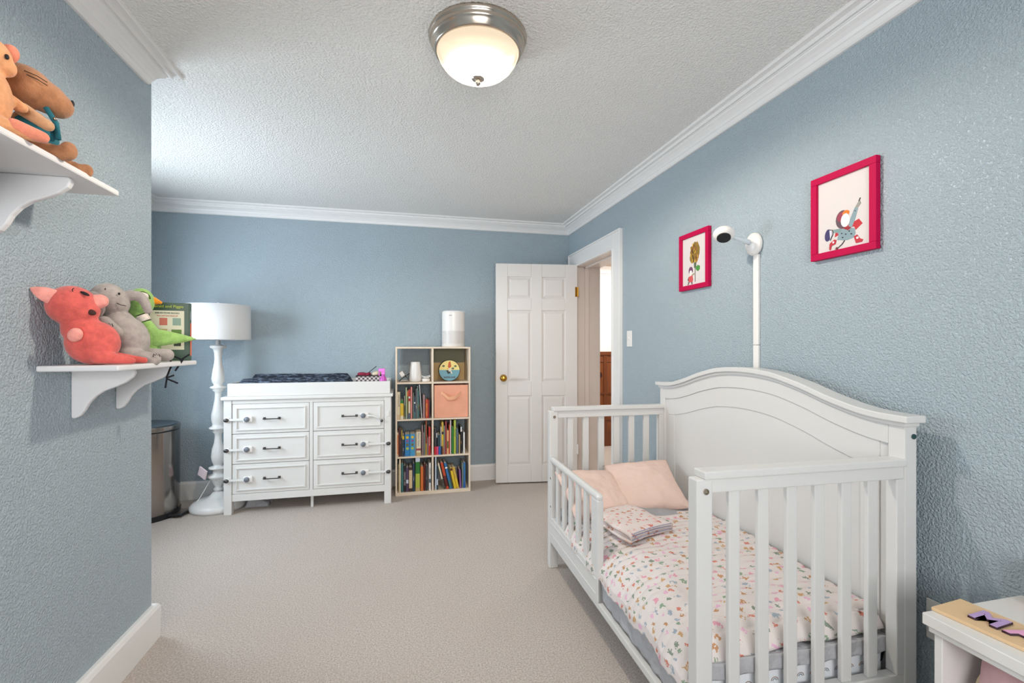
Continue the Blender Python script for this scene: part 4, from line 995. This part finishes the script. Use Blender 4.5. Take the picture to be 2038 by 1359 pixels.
# grey blanket: drapes over the front edge
sec = [(.024, .188), (.022, .22), (.020, .26), (.022, .30), (.036, .332), (.07, .345), (.2, .350), (.4, .352), (.6, .352), (.706, .350)]
def gf(u, v):
    f = u * (len(sec) - 1); i = min(len(sec) - 2, int(f)); t_ = f - i
    x = sec[i][0] + (sec[i+1][0] - sec[i][0]) * t_; z = sec[i][1] + (sec[i+1][1] - sec[i][1]) * t_
    y = .046 + (CL - .10) * v
    k_ = 1 if u < .45 else .3
    dx = .005 * k_ * (math.sin(y * 42 + 2 * N3(y*4, z*9)) + N3(y * 22, z * 8, 1)) 
    if v < .02: z = min(z, .36)
    return (x - abs(dx) * (1 if u < .45 else 0), y, z + dx * .3)
gs = grid(46, 160, gf)
g_ = bed(gs.build('grey_blanket', M_GREYS, None, smooth=True)); so = g_.modifiers.new('s', 'SOLIDIFY'); so.thickness = .006; so.offset = -1
tag(g_, 'wrinkled grey underblanket hanging over the crib mattress edge', 'blanket')
ff = grid(60, 8, lambda u, v: (.045 + .655 * u, .0455 - .004 * v + .003 * math.sin(u * 40), .352 - .044 * v - .006 * N3(u * 6, 0)))
fl = ff.build('blanket_fold', M_GREYS, g_, smooth=True); so = fl.modifiers.new('s', 'SOLIDIFY'); so.thickness = .006
# quilt
def qf(u, v):
    y = .050 + 1.10 * v; s_ = u * .80
    prof = [(0, .000, .272), (.04, .002, .305), (.10, .026, .345), (.16, .07, .385), (.25, .15, .408), (.40, .30, .418), (.80, .705, .420)]
    for (a, xa, za), (b_, xb, zb) in zip(prof, prof[1:]):
        if s_ <= b_ + 1e-6:
            t_ = (s_ - a) / (b_ - a); x = xa + (xb - xa) * t_; z = za + (zb - za) * t_; break
    ef = max(0, 1 - v / .07); z -= .058 * ef ** 2
    if v < .04 and x > .5: y += .03 * (x - .5)
    y_end = 1.10 * v
    seam = (v * 1.10 / .044) % 1; puff = math.sin(math.pi * seam) ** .6
    cross = (u * .8 / .11 + .5 * (int(v * 1.10 / .044) % 2)) % 1
    z += .0085 * puff * (.75 + .4 * N3(x * 18, y * 18, 5)) + .010 * N3(x * 5, y * 5, 2) + .004 * N3(x * 14, y * 14, 9)
    # billow folds near the near-left corner
    z += .014 * math.exp(-((x - .2) / .2) ** 2) * math.sin(y * 26 - x * 14) * max(0, 1 - v / .5)
    if u < .2: x += .006 * math.sin(y * 30)
    return (x, y, z)
qm = grid(150, 300, qf)
qo = bed(qm.build('quilt', M_QUILT, None, smooth=True)); so = qo.modifiers.new('s', 'SOLIDIFY'); so.thickness = .012; so.offset = -1
tag(qo, 'white quilted coverlet with small animal print spread over the crib', 'quilt')

def pillow(name, m, w_, h_, th, loc, rot, label, cat='pillow', seed=0, pw=.45):
    def top(sgn):
        def f(u, v):
            a, b_ = 2*u - 1, 2*v - 1
            pinch = 1 - .08 * (1 - abs(a)) * 1 * (abs(b_) ** 4) ; pin2 = 1 - .08 * (1 - abs(b_)) * (abs(a) ** 4)
            x = a * w_ / 2 * pin2; y = b_ * h_ / 2 * pinch
            e = max(0, (1 - a**2) * (1 - b_**2)) ** pw
            z = sgn * th / 2 * e + .010 * e * N3(a * 2.5 + seed, b_ * 2.5, seed) + .004 * e * N3(a*7+seed, b_*7, 1)
            return (x, y, z)
        return f
    mb = MB(); n = 34
    for sgn in (1, -1):
        f = top(sgn); V = [[mb.bm.verts.new(f(i/(n-1), j/(n-1))) for i in range(n)] for j in range(n)]
        for j in range(n-1):
            for i in range(n-1):
                q = (V[j][i], V[j][i+1], V[j+1][i+1], V[j+1][i]); mb.bm.faces.new(q if sgn > 0 else q[::-1])
    bmesh.ops.remove_doubles(mb.bm, verts=mb.bm.verts[:], dist=.0004)
    o = mb.build(name, m, None, smooth=True); o.location = loc; o.rotation_euler = [math.radians(a) for a in rot]
    return tag(o, label, cat)
M_PILP = mat('blush_pillowcase', (226, 198, 186), .9, bump=(9, .7, .03), var=(6, 1.03))
M_PILG = mat('grey_pillowcase', (164, 164, 168), .9, bump=(12, .8, .03))
pillow('pillow', M_PILG, .56, .40, .07, (1.195, 2.255, .432), (9, 0, -2), 'grey pillow lying flat beneath the two blush pillows', seed=9)
pillow('pillow', M_PILP, .37, .37, .12, (1.285, 2.285, .508), (27, -5, -12), 'blush pink pillow propped in the far corner by arched panel', seed=2)
pillow('pillow', M_PILP, .34, .35, .11, (.985, 2.275, .492), (26, 3, 2), 'blush pink pillow behind the guard rail of the crib', seed=5)
# folded blanket
def roundrect(w_, h_, r, n=6):
    pts = []
    for cx, cy, a0 in ((w_/2-r, h_/2-r, 0), (-w_/2+r, h_/2-r, 90), (-w_/2+r, -h_/2+r, 180), (w_/2-r, -h_/2+r, 270)):
        for i in range(n + 1): a = math.radians(a0 + 90*i/n); pts.append((cx + r*math.cos(a), cy + r*math.sin(a)))
    return pts
fb = thing('folded_blanket', (1.035, 1.985, .434), 'small folded white blanket with red floral print on the quilt', 'blanket', rz=18)
for i, (w_, h_, z0, z1, dx) in enumerate(((.268, .285, 0, .013, .0), (.262, .280, .0135, .026, .004), (.266, .288, .0265, .042, -.002))):
    def bf(u, v, w_=w_, h_=h_):
        a, b_ = 2*u-1, 2*v-1
        x, y = a*w_/2, b_*h_/2
        e = max(0, (1-a**8)*(1-b_**8))
        return (x + .014 * math.sin(b_*2), y - .01 * a * a, .018 * 0 + (z1 - z0) * e * 1.0 + z0 + .003 * N3(x*18, y*18, i))
    m_ = grid(40, 40, bf); o = m_.build('blanket_layer', M_BLKT, fb, smooth=True); o.location.x = dx
    so = o.modifiers.new('s', 'SOLIDIFY'); so.thickness = z1 - z0; so.offset = -1
    edge = [( -w_/2 + .01 + .014*math.sin(-2) + (w_-.02)*k_/12, -h_/2 - .008*0 - .01*((2*k_/12-1)**2), z0 + .004) for k_ in range(13)]
    MB().tube([(p[0] + dx, p[1], p[2]) for p in edge], .0013, 6).build('binding', mat('blue_grey_trim', (150, 156, 190), .8), fb, smooth=True)
# tie strap at the foot
simple(MB().tube([(1.488, 1.168, .34), (1.492, 1.166, .30), (1.480, 1.166, .27), (1.462, 1.166, .262)], .008, 8), 'tie_strap', M_BLACK, 'black strap hanging at the near right corner of the mattress', 'strap')

# ================================================================ SMALL CABINET
cab = thing('toy_cabinet', (1.262, .888, 0), 'white open-front cabinet in the lower right corner of the view', 'cabinet')
# local x into the wall side, y negative toward the viewer
CWD = .345; CLN = .62
B('top', M_WHITE, cab, 0, CWD, -CLN, 0, .572, .600, bev=.002)
B('top_moulding', M_WHITE, cab, .008, CWD, -CLN + .008, -.008, .556, .5715, bev=.003)
B('side_panel', M_WHITE, cab, .016, CWD, -.034, -.016, 0, .556); B('side_panel', M_WHITE, cab, .016, CWD, -CLN + .016, -CLN + .034, 0, .556)
B('back_panel', M_WHITE, cab, CWD - .01, CWD, -CLN + .034, -.034, .05, .556, bev=0)
B('shelf', M_WHITE, cab, .02, CWD - .01, -CLN + .034, -.034, .29, .306)
B('bottom_panel', M_WHITE, cab, .02, CWD - .01, -CLN + .034, -.034, .05, .066)
pk = pillow('pink_cushion', mat('pink_satin', (228, 186, 190), .6), .20, .24, .15, (1.375, .715, .44), (0, -70, 10), 'pink rounded cushion with cream piping inside the white cabinet', 'cushion', seed=4, pw=.5)
MB().tube([(.10*math.cos(a)*.98, .12*math.sin(a)*.98, 0) for a in [i*2*math.pi/40 for i in range(41)]], .004, 6).build('piping', mat('cream_piping', (232, 216, 176), .6), pk, smooth=True)
ns = thing('wooden_name_sign', (1.355, .895, .6005), 'birch wood name board with purple and pink letters on cabinet', 'sign', rz=5.6)
B('board', mat('birch_plywood', (218, 186, 146), .5, bump=(50, .05, .001), var=(5, 1.06)), ns, -.062, .055, -.40, 0, 0, .008, bev=.001)
# letters: reading direction -y, up +x
M_LV = mat('lilac_letter', (186, 158, 206), .5); M_LP = mat('pink_letter', (232, 168, 206), .5); M_LD = mat('dark_edge', (60, 36, 50), .6)
def letter(ch, y, m, w_):
    a = text('letter', ch, .095, M_LD, ns, (-.004, y, .0108), (0, 0, -90), depth=.0025, bold=.0045); a.scale = (w_, .85, 1)
    b2 = text('letter_face', ch, .095, m, a, (0, 0, .0028), (0, 0, 0), depth=.0004, bold=.0038)
letter('M', -.085, M_LV, .78); letter('A', -.150, M_LP, .78)
fg = thing('unicorn_figurine', (1.565, .825, .6005), 'peach figurine with pink headband at the right picture edge', 'figurine')
b = MB().ell((0, 0, .03), (.03, .03, .032)).ell((0, 0, .082), (.026, .026, .028)); b.build('body', plush_mat('peach_figure', (214, 150, 120)), fg, remesh=.003)
MB().lathe([(.0255, -.005), (.0275, 0), (.0255, .005)], c=(0, 0, .100), seg=24).build('headband', mat('pink_band', (236, 178, 200), .5), fg, smooth=True)
MB().tube([(-.030, -.012, .05), (-.032, .0, .066), (-.028, .010, .05), (-.026, .0, .036)], .004, 8).build('curl', mat('plum_plastic', (70, 36, 76), .4), fg, smooth=True)
MB().lathe([(.008, 0), (0, .03)], c=(0, 0, .106), seg=12).build('horn', mat('gold_horn', (226, 190, 140), .4), fg, smooth=True)

# grey bag stored under the dresser
ug = grid(30, 20, lambda u, v: (-1.20 + .17 * u, 4.02 + .16 * v, .075 * max(0, (1 - (2*u-1)**4) * (1 - (2*v-1)**4)) ** .5 * (1 - .5 * u) + .010 * N3(u * 7, v * 7) * (1 - (2*u-1)**2) * (1 - (2*v-1)**2) + .001))
tag(ug.build('storage_bag', M_GREYS, None, smooth=True), 'crumpled grey cloth bag on the carpet under the dresser', 'bag')
